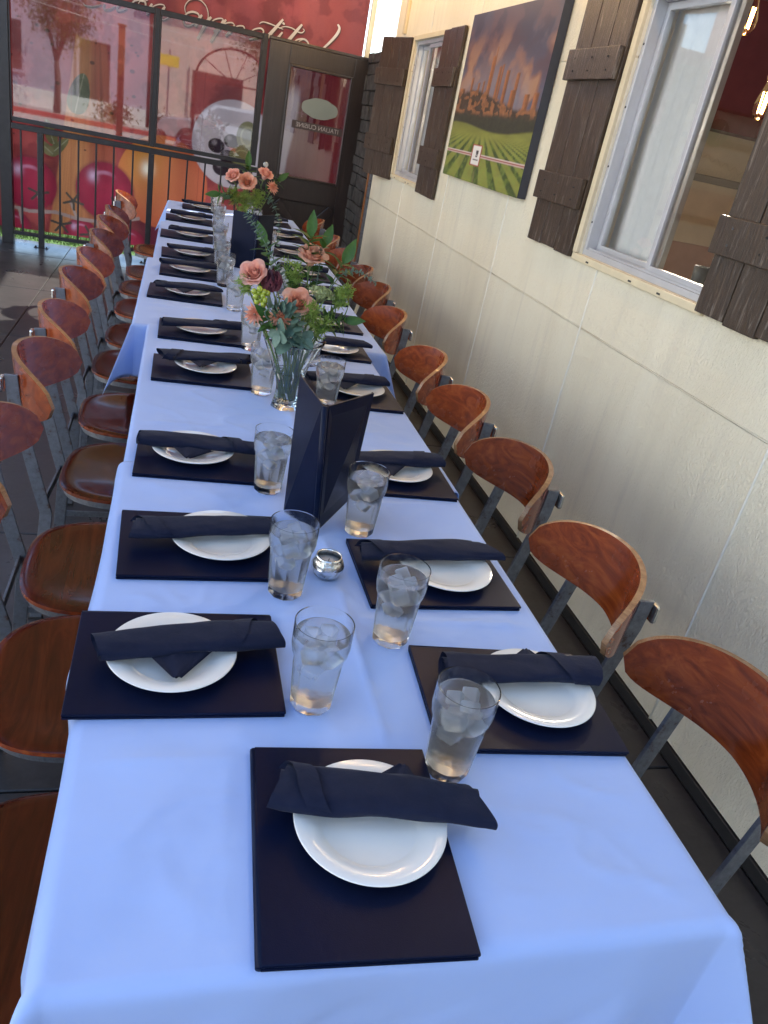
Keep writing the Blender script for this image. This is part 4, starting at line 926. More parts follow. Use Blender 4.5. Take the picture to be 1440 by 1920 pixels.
def napkin_mesh(seed):
    r = random.Random(seed); b = MB(); Ln = .136; n = 40; m_ = 26; ph = [r.uniform(0, 6) for _ in range(4)]
    def fn(u, v):
        x = -Ln+2*Ln*v; a = 2*pi*u
        wd = .0325*(1+.08*sin(v*5+ph[0])+.04*sin(v*13+ph[1])); ht = .0105*(1+.14*sin(v*6+ph[2]))
        if v < .04 or v > .96: wd *= .97
        ca, sa = cos(a), sin(a); k = 1+.035*sin(a*3+v*9+ph[3])+.02*sin(a*6-v*20)
        y = wd*np.sign(ca)*abs(ca)**.8*k; z = ht*np.sign(sa)*abs(sa)**.75*k+.0135
        sp_ = .0012*(1 if .1 < u < .28+.1*sin(v*3+seed) else 0)
        bend = .012*sin((v-.5)*2.2+ph[0]*.3)
        if seed % 2: x += y*(.55 if v > .9 else (-.4 if v < .08 else 0))*(1 if seed == 3 else -1)
        return (x+.006*sin(a+ph[1])*(1 if v in (0, 1) else .4), y+bend, z+sp_)
    b.grid(n, m_, fn)
    # rolled ends: inner spiral of cloth
    for e, s in ((0, -1), (1, 1)):
        W = n+1; base = (0 if e == 0 else m_*W)
        V = []; K = 34
        for k in range(K+1):
            a = k/K*4.6*pi; q = .86*(1-k/K*.82); xx = s*(Ln-.001)
            for dx in (0, -.016*s): V.append((xx+dx-.002*s*k/K, .030*q*cos(a)+(.012*sin((e-.5)*2.2+ph[0]*.3)), .0115*q*sin(a)+.0135))
        b.add(V, [(2*i, 2*i+1, 2*i+3, 2*i+2) for i in range(K)])
    # wrap fold: a diagonal strip of cloth edge round the roll
    x0 = -Ln*.72 if seed % 2 else Ln*.55
    def fold(u, v):
        a = -.4+u*(pi+.7); y = .0325*np.sign(cos(a))*abs(cos(a))**.8; z = .0136*np.sign(sin(a))*abs(sin(a))**.75+.0137
        return (x0+(v-.5)*.03+(u-.5)*.055*(1 if seed % 3 else -1), y*1.015+.012*sin((x0/Ln/2)*2.2+ph[0]*.3), z*1.03+.0006)
    b.grid(18, 3, fold)
    return b.mesh('napkin_roll', 'napkin', smooth=True)
def flap_mesh(seed):
    # pointed corner of the cloth slipping out from under the roll
    r = random.Random(seed); b = MB(); d = 1 if seed % 2 else -1
    def fn(u, v):
        wd = (.045*(1-v*.88)); x = .02*d+(u-.5)*2*wd+.012*v*d; y = d*(.018+.05*v)
        return (x, y, .0105-.0045*v+.0012*sin(u*9+seed)+.004*math.exp(-((u-.5-.1*d)/.12)**2)*(1-v))
    b.grid(12, 8, fn); b.grid(12, 8, lambda u, v: tuple(Vector(fn(u, v))+Vector((.004, .001, -.0028))))
    return b.mesh('corner_flap', 'napkin', smooth=True)
NAP = [napkin_mesh(k) for k in range(7)]; FLAP = [flap_mesh(k) for k in range(4)]
def glass_proto():
    t = thing('water_glass', '', 'glass')
    H = .146; K = 10; n = 80
    def ro(z):
        u = z/H; return .0305+.0065*min(1, u/.62)+(.0055*sm(.60, .72, np.array(u)).item())+.0015*max(0, u-.7)
    zs = [0, .002, .006, .012, .02, .035, .05, .065, .078, .086, .092, .098, .11, .125, .138, .1445, .146]
    prof = [(0, .0)] + [(ro(z)*(.93 if z == 0 else (.975 if z == .002 else 1)), z) for z in zs] + [(ro(z)-.0016-.0020*(1-min(1, z/H)), z) for z in (.1455, .138, .12, .10, .085, .06, .03, .018, .0145)] + [(.022, .0125), (0, .012)]
    nout = len(zs)+1
    def fac(r, z, a, i):
        if i < nout and i > 0:
            k = 1-sm(.076, .092, np.array(z)).item(); af = (a % (2*pi/K))-pi/K; flat = cos(pi/K)/cos(af); r *= (1-k)+k*(flat*1.03)
        return r, z, a
    part('tumbler', t, 'glass', lambda b: b.lathe(prof, n, fn=fac), smooth=False, angle=22, merge=True)
    ri = lambda z: ro(z)-.0016-.0020*(1-z/H)+.0004
    wp = [(0, .0122)]+[(ri(z), z) for z in (.0146, .02, .03, .06, .085, .10, .122)]+[(ri(.127)-.001, .1265), (.02, .1262), (0, .1262)]
    part('water', t, 'water', lambda b: b.lathe(wp, 40), smooth=True, angle=50)
    r = random.Random(4)
    for x, y, z, s in ((.010, .008, .122, .011), (-.013, .004, .120, .011), (.002, -.014, .122, .0105), (-.008, -.006, .097, .012), (.012, -.006, .092, .011), (.0, .012, .088, .011), (-.006, .002, .068, .011)):
        part('ice_cube', t, 'ice', lambda b: b.box(-s, s, -s, s, -s*.85, s*.85), (x, y, z), (r.uniform(-.7, .7), r.uniform(-.7, .7), r.uniform(0, 3)), bevel=.0035)
    return t
menuP, plateP, glassP = menu_proto(), plate_proto(), glass_proto()
used = set()
def inst(proto, loc, rz, label, group):
    o = proto if proto.name not in used else copy_tree(proto)
    used.add(proto.name)
    o.location = loc; o.rotation_euler = (0, 0, rz); o['label'] = label; o['group'] = group; return o
napn = [0]
def napkin(loc, rz, tilt, label, flap=1):
    k = napn[0]; napn[0] += 1
    t = thing('napkin_roll', label, 'napkin', loc, rz, 'rolled napkins'); t.rotation_euler = (0, tilt, rz)
    obj('roll', NAP[k % 7], t); q_ = random.Random(k+50); t.scale = (q_.uniform(.93, 1.05), q_.uniform(.92, 1.1), q_.uniform(.85, 1.1))
    if flap: obj('corner_flap', FLAP[flap], t)
    return t
for side, rows in (('railing side', LEFT), ('wall side', RIGHT)):
    sname = 'aisle side' if side == 'railing side' else 'wall side'
    for i, (mx, my, mr, px, py, nx, ny, na, gx, gy) in enumerate(rows):
        z0 = tz(my); wh = '%s place from the table head, %s' % (ORD[i], sname)
        rot = radians(mr) + (pi if side == 'wall side' and False else 0)
        inst(menuP, (mx, my, z0), rot, 'black menu folder, ' + wh, 'black menu folders')
        inst(plateP, (px, py, z0+.0108), 0, 'white plate on a menu, ' + wh, 'white plates')
        napkin((nx, ny, z0+.0108+.0185-.003), radians(na), 0, 'rolled navy napkin, ' + wh, ({0: 2, 2: 2, 3: 2, 5: 2} if side == 'railing side' else {0: 3, 2: 2, 3: 2}).get(i, 0))
        inst(glassP, (gx, gy, tz(gy)), i*.7, 'glass of iced water, ' + wh, 'water glasses')
o = inst(menuP, (.250, .614, tz(.6)), radians(-93+0), 'black menu folder lying lengthwise at the single head place', 'black menu folders')
o.rotation_euler = (0, 0, radians(87))
inst(plateP, (.270, .630, tz(.6)+.0108), 0, 'white plate on the lengthwise menu at the single head place', 'white plates')
napkin((.283, .650, tz(.6)+.0108+.0155), radians(-15), 0, 'rolled navy napkin laid aslant over the plate at the head place', 1)

# menu stands: folded leather boards
def stand(label, pts, loc):
    t = thing('menu_stand', label, 'menu stand', loc, 0, 'standing menu folders')
    sb, stp, lb, lt, rb, rt = [Vector(p) for p in pts]
    def slab(a0, a1, b0, b1, th):
        def f(b):
            n = (a1-a0).cross(b0-a0).normalized()*th
            b.add([a0, b0, b1, a1, a0+n, b0+n, b1+n, a1+n], [(0, 1, 2, 3), (7, 6, 5, 4), (0, 4, 5, 1), (1, 5, 6, 2), (2, 6, 7, 3), (3, 7, 4, 0)])
        return f
    part('panel', t, 'leather', slab(sb+(lb-sb)*.05, stp+(lt-stp)*.05, lb, lt, .004), bevel=.0012)
    part('panel', t, 'leather', slab(sb+(rb-sb)*.05, stp+(rt-stp)*.05, rb, rt, -.004), bevel=.0012)
    part('spine', t, 'leather', lambda b: b.tube([sb, sb.lerp(stp, .5), stp], .0065, 10), smooth=True)
    for a, c_ in ((lb, lt), (rb, rt)):
        part('edge_welt', t, 'leather', lambda b: b.tube([a, a.lerp(c_, .5), c_], .0024, 8), smooth=True)
stand('tall black folded menu stand holding its spine beside the silver candle holder', [(0, 0, 0), (-.020, .003, .275), (-.055, .082, 0), (-.043, .188, .275), (.100, .160, 0), (.100, .118, .275)], (.313, 1.386, tz(1.4)+.004))
stand('tall black folded menu stand among the far glasses, below the smaller flower vase', [(0, 0, 0), (-.004, .0, .275), (-.12, .06, 0), (-.122, .06, .275), (.085, .12, 0), (.085, .12, .275)], (.385, 4.10, tz(4.1)+.003))

# candle holder
ch = thing('candle_holder', 'round silver mercury glass candle holder on the white cloth', 'candle holder', (.311, 1.222, tz(1.2)))
part('cup', ch, 'mercury', lambda b: b.lathe([(0, 0), (.017, 0), (.025, .006), (.031, .018), (.0315, .026), (.028, .036), (.0245, .0415), (.0245, .0455), (.0228, .0455), (.0228, .041), (.026, .034), (.0285, .026), (.027, .014), (0, .008)], 40), smooth=True)
wx_ = part('candle', ch, 'wax', lambda b: b.lathe([(0, .010), (.0262, .012), (.0275, .022), (.026, .0315), (0, .0325)], 28), smooth=True)
part('wick', wx_, 'screw', lambda b: b.tube([(0, 0, .0322), (.001, 0, .038)], .0009, 6))

# ================================================================== VASES AND FLOWERS
def vase(label, loc, rb, rt, H, twist, nf=6):
    t = thing('flower_vase', label, 'vase', loc, 0, 'glass vases with flowers')
    def R(z): return rb*(1-.22*sin(pi*min(1, z/(H*.55)))) + (rt-rb)*max(0, (z/H-.25)/.75)**1.7
    zs = [H*k/24 for k in range(25)]; prof = [(0, 0)]+[(R(z), z) for z in zs]+[(R(z)-.0028, z) for z in zs[::-1][:-4]]+[(R(.02)-.006, .018), (0, .016)]
    def fn(r, z, a, i): 
        ph = a+twist*z/H; am = .035+.05*(z/H)**2
        return r*(1+am*cos(nf*ph)), z+(.006*cos(nf*ph) if z > H*.97 else 0)*1, a
    part('body', t, 'vase_glass', lambda b: b.lathe(prof, 72, fn=fn), smooth=True, merge=True)
    part('water', t, 'vase_water', lambda b: b.lathe([(0, .0165), (R(.02)-.0055, .019)]+[(R(z)-.0024, z) for z in [H*k/24 for k in range(4, 14)]]+[(0, H*13/24+.0004)], 40, fn=lambda r, z, a, i: (r*(1+(.035+.05*(z/H)**2)*cos(nf*(a+twist*z/H))), z, a)), smooth=True)
    return t
def frame(d):
    d = Vector(d).normalized(); u = d.orthogonal().normalized(); return Matrix((u, d.cross(u), d)).transposed().to_4x4()
def stem_part(t, base, tip, rad=.0022, sag=.02, mat='stem'):
    base, tip = Vector(base), Vector(tip); mid = base.lerp(tip, .55); mid.x = base.x+(tip.x-base.x)*.35; mid.y = base.y+(tip.y-base.y)*.35
    P = [(base*(1-s)**2+mid*2*s*(1-s)+tip*s*s) for s in [k/8 for k in range(9)]]
    part('stem', t, mat, lambda b: b.tube(P, rad, 7), smooth=True); return (P[-1]-P[-2]).normalized()
def petal_surf(b, ang, r0, r1, zb, hgt, wid, curl, n=5, mi=0, pointed=False, cup=.35):
    st_ = len(b.v)
    def fn(u, v):
        s = (u-.5)*2; wv_ = wid*(sin(pi*min(1, v*.86+.10))**.6 if not pointed else (sin(pi*(v*.93+.06))**.8)*(1-.35*v))
        r = r0+(r1-r0)*v+curl*v**3; th = s*wv_/max(.006, r0+.5*(r1-r0)) if not pointed else 0
        z = zb+hgt*(v-.12*s*s*v)-abs(curl)*.6*v**4
        if pointed: return (r+cup*.01*s*s, s*wv_, z)
        return (r*cos(th), r*sin(th), z)
    b.grid(n, n, fn, mi); b.xf(Matrix.Rotation(ang, 4, 'Z'), st_)
def rose_mesh(size, mat, seed):
    r = random.Random(seed); b = MB()
    for lyr, (n, r0, r1, hh, wd, cu) in enumerate([(2, .002, .003, 1.0, .008, 0), (3, .004, .006, 1.04, .012, -.001), (4, .008, .010, 1.06, .015, -.001), (5, .012, .016, 1.05, .018, .001), (5, .016, .022, 1.0, .021, .004), (6, .019, .027, .92, .023, .009), (5, .021, .031, .72, .024, .015)]):
        for k in range(n): petal_surf(b, 2*pi*(k+r.uniform(-.15, .15))/n+lyr*.7, r0*.8, r1*r.uniform(.9, 1.1), -.012+.0015*lyr, .045*hh, wd, cu*r.uniform(.6, 1.3), 6)
    b.lathe([(0, -.022), (.008, -.018), (.014, -.008), (.010, .0)], 10)
    b.xf(Matrix.Scale(size/.036, 4)); return b.mesh('bloom', mat, smooth=True)
def mum_mesh(size, mat, seed):
    r = random.Random(seed); b = MB()
    for lyr, (n, r0, r1, hh) in enumerate([(6, .002, .006, .020), (9, .003, .014, .018), (12, .004, .024, .012), (14, .004, .033, .004)]):
        for k in range(n): petal_surf(b, 2*pi*(k+r.uniform(-.2, .2))/n, r0, r1*r.uniform(.85, 1.1), 0, hh*r.uniform(.8, 1.2), .0042, 0, 3, pointed=True)
    b.xf(Matrix.Scale(size/.033, 4)); return b.mesh('bloom', mat, smooth=True)
def protea_mesh(seed):
    r = random.Random(seed); b = MB()
    for lyr, (n, r0, r1, hh, cu) in enumerate([(9, .010, .013, .058, -.004), (10, .014, .019, .060, -.006), (11, .018, .024, .055, -.006), (11, .020, .027, .042, -.003), (10, .020, .028, .028, 0)]):
        for k in range(n): petal_surf(b, 2*pi*(k+.5*(lyr % 2)+r.uniform(-.1, .1))/n, r0, r1, -.01, hh*r.uniform(.93, 1.07), .0085, cu, 4, mi=1 if lyr < 2 else 0, pointed=True)
    b.lathe([(0, -.014), (.012, -.012), (.021, .0), (.022, .012), (.016, .03), (0, .046)], 14, mi=1)
    return b.mesh('bloom', ['protea', 'protea_dark'], smooth=True)
def leaf_mesh(name, L, W, mat, pointed=True, fold=.25, bend=.15):
    b = MB()
    def fn(u, v):
        s = (u-.5)*2; w_ = W*(sin(pi*(v**.8*.97+.015))**(1.0 if pointed else .55)); return (s*w_, L*v, fold*abs(s)*w_-bend*L*v*v)
    b.grid(4, 8, fn); return b.mesh(name, mat, smooth=True)
LF = {'ruscus': leaf_mesh('leaf', .075, .016, 'ruscus'), 'ruscus_big': leaf_mesh('leaf', .095, .021, 'ruscus', bend=.3), 'euc': leaf_mesh('leaf', .024, .0115, 'euc', False, .15, .1), 'euc_big': leaf_mesh('leaf', .030, .016, 'euc', False, .12, .15), 'euc_wide': leaf_mesh('leaf', .052, .021, 'euc', False, .1, .2), 'rose': leaf_mesh('leaf', .045, .015, 'ruscus')}
def put_leaf(t, kind, p, d, up, sc=1):
    d = Vector(d).normalized(); up = Vector(up); x = d.cross(up)
    if x.length < 1e-3: x = d.orthogonal()
    x.normalize(); z = x.cross(d); mt = Matrix((x, d, z)).transposed().to_4x4(); mt.translation = Vector(p)
    o = obj('leaf', LF[kind], t); o.matrix_local = mt @ Matrix.Scale(sc, 4); return o
GRP = 'cut flowers and foliage in the vases'
def flower(name, label, cat, vloc, vbase, tip, mesh, face=None, leaves=0, seed=0, nm='bloom'):
    r = random.Random(seed); V0 = Vector(vloc); t = thing(name, label, cat, vloc, 0, GRP); tip = Vector(tip)-V0
    d = stem_part(t, vbase, tip); f = Vector(face) if face else d
    o = obj(nm, mesh, t); o.matrix_local = Matrix.Translation(tip) @ frame(f) @ Matrix.Rotation(seed, 4, 'Z')
    for k in range(leaves):
        a = r.uniform(0, 6.28); put_leaf(t, 'rose', tip-d*(.03+.02*k), (cos(a), sin(a), .3), (0, 0, 1), r.uniform(.8, 1.2))
    return t
def sprig(name, label, cat, vloc, pts, kind, n, start=.25, sc=1.0, pair=True, seed=0, open_=1.0, droop=0.0):
    r = random.Random(seed); V0 = Vector(vloc); t = thing(name, label, cat, vloc, 0, GRP)
    C = [Vector(p) for p in catmull([tuple(Vector(p)-V0) for p in pts], 10)]; m_ = len(C)
    part('stem', t, 'stem' if kind.startswith('rus') else 'euc', lambda b: b.tube(C, [.0022*(1-.6*i/m_) for i in range(m_)], 6), smooth=True)
    for k in range(n):
        q = start+(1-start)*k/max(1, n-1); i = min(m_-2, int(q*(m_-1))); p = C[i]; d = (C[i+1]-C[i]).normalized()
        u = d.orthogonal().normalized(); u = Matrix.Rotation(k*1.4+r.uniform(-.2, .2), 3, d) @ u; s = sc*(1-.45*max(0, q-.35))*r.uniform(.85, 1.15)
        for sg_ in ((1, -1) if pair else ((1,) if k % 2 else (-1,))): put_leaf(t, kind, p, u*sg_*open_+d*(.45), d+Vector((0, 0, -droop)), s)
    if kind.startswith('rus'): put_leaf(t, kind, C[-1], C[-1]-C[-2], Vector((0, -1, .3)), sc)
    return t
def frond(name, label, cat, vloc, vbase, tip, mat, spread, n, seed, umbel=False):
    r = random.Random(seed); V0 = Vector(vloc); t = thing(name, label, cat, vloc, 0, GRP); tip = Vector(tip)-V0; d = stem_part(t, vbase, tip, .0026)
    Rm = frame(d)
    def f(b):
        for k in range(n):
            a = 2*pi*k*.618; q = sqrt((k+.5)/n)*spread; e = Vector((q*cos(a), q*sin(a), (spread*.75-q*q/spread*.35) if umbel else r.uniform(-.9, .9)*spread))
            s0 = Vector((0, 0, -spread*.45)) if umbel else Vector((0, 0, e.z-.015))
            s_ = len(b.v); b.tube([s0, e*.55+s0*.3, e], .0006, 4)
            for j in range(9 if umbel else 14):
                w_ = Vector((r.gauss(0, 1), r.gauss(0, 1), r.gauss(0, 1))).normalized()*r.uniform(.004, .010 if umbel else .016); p = e if umbel else s0.lerp(e, r.uniform(.3, 1))
                if umbel:
                    u = w_.orthogonal().normalized()*.0022; v = w_.cross(u).normalized()*.0022; c_ = p+w_*.8; b.add([c_-u-v, c_+u-v, c_+u+v, c_-u+v], [(0, 1, 2, 3)])
                else: b.tube([p, p+w_], .0009, 3, False)
            b.xf(Rm, s_)
        b.xf(Matrix.Translation(tip))
    o = part('foliage', t, mat, f); o['kind'] = 'stuff'; return t
V1 = (.333, 2.142, tz(2.1)); vase('large flared twisted crystal vase behind the near menu stand', V1, .041, .084, .205, 1.3)
br = random.Random(2)
def vb(): a = br.uniform(0, 6.28); return (.016*cos(a), .016*sin(a), .022)
R1m, R2m, Mm, Pm = rose_mesh(.036, 'rose', 1), rose_mesh(.033, 'rose_pink', 2), mum_mesh(.033, 'mum', 3), protea_mesh(4)
flower('rose', 'pale pink rose beside the protea in the large vase', 'rose', V1, vb(), (.205, 2.13, 1.115), R2m, (-.3, -.55, .6), 2, 1)
flower('protea', 'purple pink protea bud in the large vase', 'protea', V1, vb(), (.252, 2.14, 1.098), Pm, (-.10, -.35, 1), 0, 2)
flower('rose', 'peach rose at the centre of the large vase', 'rose', V1, vb(), (.322, 2.10, 1.062), R1m, (.05, -.75, .65), 2, 3)
flower('rose', 'peach rose standing tall at the back of the large vase', 'rose', V1, vb(), (.362, 2.22, 1.165), R1m, (.1, -.35, .9), 2, 4)
flower('chrysanthemum', 'small peach chrysanthemum low over the vase rim in the large vase', 'flower', V1, vb(), (.277, 2.07, 1.027), Mm, (-.15, -.9, .35), 1, 5)
flower('chrysanthemum', 'small peach chrysanthemum at the aisle side edge of the large vase', 'flower', V1, vb(), (.212, 2.09, 1.025), Mm, (-.6, -.7, .25), 1, 6)
# berries
hb = thing('hypericum_sprig', 'cluster of yellow green berries in the large vase', 'berries', V1, 0, GRP); tipb = Vector((.220, 2.085, 1.075))-Vector(V1)
stem_part(hb, vb(), tipb)
bb = MB(); bb.lathe([(0, -.0085), (.005, -.007), (.0082, -.001), (.0075, .004), (.004, .0078), (0, .009)], 12); bme = bb.mesh('berry', 'berry', smooth=True)
for k in range(11):
    a = k*2.4; q = .0155*sqrt((k+.5)/7); obj('berry', bme, hb, tipb+Vector((q*cos(a)*1.1, -.012+.006*sin(k), q*sin(a)*1.2+.004)), (br.uniform(-.6, .6), br.uniform(-.6, .6), 0))
sprig('eucalyptus_sprig', 'long slender eucalyptus stem leaning up and out of the large vase', 'eucalyptus', V1, [(.333, 2.142, .80), (.318, 2.15, .97), (.287, 2.15, 1.10), (.225, 2.17, 1.20), (.170, 2.18, 1.265)], 'euc', 17, .55, 1.0, True, 1, 1.0)
sprig('eucalyptus_sprig', 'thick curled eucalyptus garland across the front of the large vase', 'eucalyptus', V1, [(.335, 2.13, .82), (.325, 2.10, .95), (.235, 2.05, 1.035), (.262, 2.035, 1.068), (.297, 2.04, 1.062), (.325, 2.045, 1.015), (.318, 2.05, .975)], 'euc_big', 20, .42, 1.0, True, 2, 1.0)
sprig('eucalyptus_sprig', 'thin wispy eucalyptus stem arching toward the cream wall from the large vase', 'eucalyptus', V1, [(.345, 2.142, .80), (.38, 2.16, 1.0), (.44, 2.18, 1.135), (.50, 2.2, 1.155), (.555, 2.2, 1.13)], 'euc', 12, .55, .6, True, 3)
sprig('eucalyptus_sprig', 'short upright eucalyptus tip behind the lace flower in the large vase', 'eucalyptus', V1, [(.345, 2.142, .80), (.37, 2.18, 1.0), (.385, 2.2, 1.12), (.385, 2.21, 1.20)], 'euc', 8, .65, .6, True, 5)
sprig('eucalyptus_sprig', 'broad grey green eucalyptus leaves lying over the rim of the large vase', 'eucalyptus', V1, [(.33, 2.13, .80), (.318, 2.09, .93), (.295, 2.055, .985), (.275, 2.04, .99)], 'euc_wide', 7, .5, 1.0, False, 6, 1.0)
sprig('eucalyptus_sprig', 'broad drooping eucalyptus leaves on the wall side rim of the large vase', 'eucalyptus', V1, [(.34, 2.13, .80), (.345, 2.09, .94), (.345, 2.05, .985), (.335, 2.035, .965)], 'euc_wide', 6, .5, .9, False, 7)
sprig('ruscus_sprig', 'tall glossy pointed ruscus sprig at the top of the large vase', 'ruscus', V1, [(.34, 2.142, .80), (.36, 2.19, 1.05), (.352, 2.22, 1.17), (.352, 2.22, 1.225)], 'ruscus', 7, .6, .95, True, 8)
sprig('ruscus_sprig', 'glossy pointed ruscus sprig leaning toward the cream wall from the large vase', 'ruscus', V1, [(.345, 2.142, .80), (.39, 2.17, 1.02), (.43, 2.2, 1.12), (.450, 2.2, 1.17)], 'ruscus_big', 5, .66, .8, True, 9)
sprig('ruscus_sprig', 'dark pointed ruscus sprig behind the protea in the large vase', 'ruscus', V1, [(.325, 2.142, .80), (.30, 2.2, 1.0), (.26, 2.24, 1.12), (.235, 2.25, 1.18)], 'ruscus', 6, .55, .9, True, 10)
sprig('ruscus_sprig', 'dark low ruscus leaves filling the mouth of the large vase', 'ruscus', V1, [(.33, 2.14, .80), (.30, 2.10, .94), (.27, 2.09, 1.0), (.25, 2.08, 1.02)], 'ruscus', 7, .5, .8, True, 11)
sprig('ruscus_sprig', 'dark ruscus leaves between the roses at the back of the large vase', 'ruscus', V1, [(.335, 2.14, .80), (.335, 2.17, .98), (.34, 2.18, 1.06), (.32, 2.19, 1.10)], 'ruscus', 8, .5, .8, True, 12)
frond('lace_flower', 'pale green lace flower umbel in the large vase', 'flower', V1, vb(), (.385, 2.12, 1.085), 'lace', .035, 46, 1, True)
frond('dill_sprig', 'bright feathery dill head leaning toward the wall from the large vase', 'dill', V1, (.01, .0, .03), (.448, 2.12, 1.105), 'fern', .030, 44, 2)
frond('dill_sprig', 'feathery dill frond drooping over the wall side rim of the large vase', 'dill', V1, (.012, .005, .03), (.405, 2.10, 1.02), 'fern', .035, 36, 3)
frond('dill_sprig', 'small bright feathery dill tuft beside the pale pink rose in the large vase', 'dill', V1, (-.01, .0, .03), (.178, 2.12, 1.10), 'fern', .022, 26, 4)
sprig('ruscus_sprig', 'bright young ruscus sprig standing behind the peach roses of the large vase', 'ruscus', V1, [(.34, 2.142, .80), (.36, 2.2, 1.0), (.375, 2.24, 1.12), (.40, 2.26, 1.20)], 'ruscus', 8, .5, .9, True, 31)
sprig('ruscus_sprig', 'low ruscus sprig spilling over the wall side of the large vase', 'ruscus', V1, [(.345, 2.142, .80), (.38, 2.12, .96), (.42, 2.10, 1.03), (.455, 2.09, 1.04)], 'ruscus', 7, .5, .8, True, 32)
frond('dill_sprig', 'loose feathery dill frond between the centre rose and the lace flower', 'dill', V1, vb(), (.36, 2.08, 1.05), 'fern', .04, 44, 33)
frond('lace_flower', 'small lace flower tuft behind the berries in the large vase', 'flower', V1, vb(), (.235, 2.17, 1.10), 'lace', .022, 26, 34, True)
frond('dill_sprig', 'tall feathery dill wisp rising over the centre of the large vase', 'dill', V1, vb(), (.315, 2.19, 1.13), 'fern', .035, 36, 35)
# second vase
V2 = (.345, 4.50, tz(4.5)); vase('smaller straight glass flower vase behind the far menu stand', V2, .040, .058, .23, .8)
R3m, R4m, M2m = rose_mesh(.042, 'rose', 7), rose_mesh(.036, 'rose_pink', 8), mum_mesh(.036, 'mum', 9)
def q2(x, z): return (V2[0]+(x-.347)*.98, 4.46, 1.53+(z-1.53)*.975)
flower('rose', 'large open peach rose at the front of the smaller vase', 'rose', V2, vb(), q2(.337, 1.126), R3m, (-.1, -.85, .45), 2, 11)
flower('rose', 'pale pink rose on the aisle side of the smaller vase', 'rose', V2, vb(), q2(.268, 1.143), R4m, (-.5, -.5, .6), 2, 12)
flower('rose', 'half hidden peach rose before the door lock in the smaller vase', 'rose', V2, vb(), q2(.427, 1.176), R4m, (.2, -.4, .8), 1, 13)
flower('chrysanthemum', 'peach chrysanthemum on the wall side of the smaller vase', 'flower', V2, vb(), q2(.476, 1.127), M2m, (.4, -.7, .4), 1, 14)
sprig('ruscus_sprig', 'upright dark ruscus sprig topping the smaller vase', 'ruscus', V2, [(.345, 4.5, .80), (.345, 4.5, 1.02), (.338, 4.5, 1.15), (.336, 4.5, 1.21)], 'ruscus', 8, .55, 1.1, True, 21)
sprig('ruscus_sprig', 'dark ruscus sprig leaning to the aisle from the smaller vase', 'ruscus', V2, [(.34, 4.5, .80), (.31, 4.47, 1.0), (.25, 4.46, 1.06), (.205, 4.45, 1.06)], 'ruscus', 7, .5, 1.1, True, 22)
sprig('ruscus_sprig', 'dark ruscus sprig leaning to the wall from the smaller vase', 'ruscus', V2, [(.35, 4.5, .80), (.39, 4.49, 1.04), (.46, 4.5, 1.13), (.50, 4.5, 1.17)], 'ruscus', 7, .5, 1.0, True, 23)
sprig('eucalyptus_sprig', 'trailing eucalyptus stem hanging down the wall side of the smaller vase', 'eucalyptus', V2, [(.355, 4.5, .80), (.39, 4.48, 1.0), (.452, 4.44, 1.08), (.515, 4.42, .99), (.530, 4.42, .85)], 'euc', 16, .5, 1.2, True, 24)
frond('dill_sprig', 'mass of bright feathery dill over the rim of the smaller vase', 'dill', V2, vb(), q2(.335, 1.035), 'fern', .055, 90, 25)
frond('dill_sprig', 'feathery dill tuft between the roses of the smaller vase', 'dill', V2, vb(), q2(.40, 1.06), 'fern', .045, 60, 26)
frond('dill_sprig', 'feathery dill tuft on the aisle side of the smaller vase', 'dill', V2, vb(), q2(.275, 1.055), 'fern', .04, 50, 27)

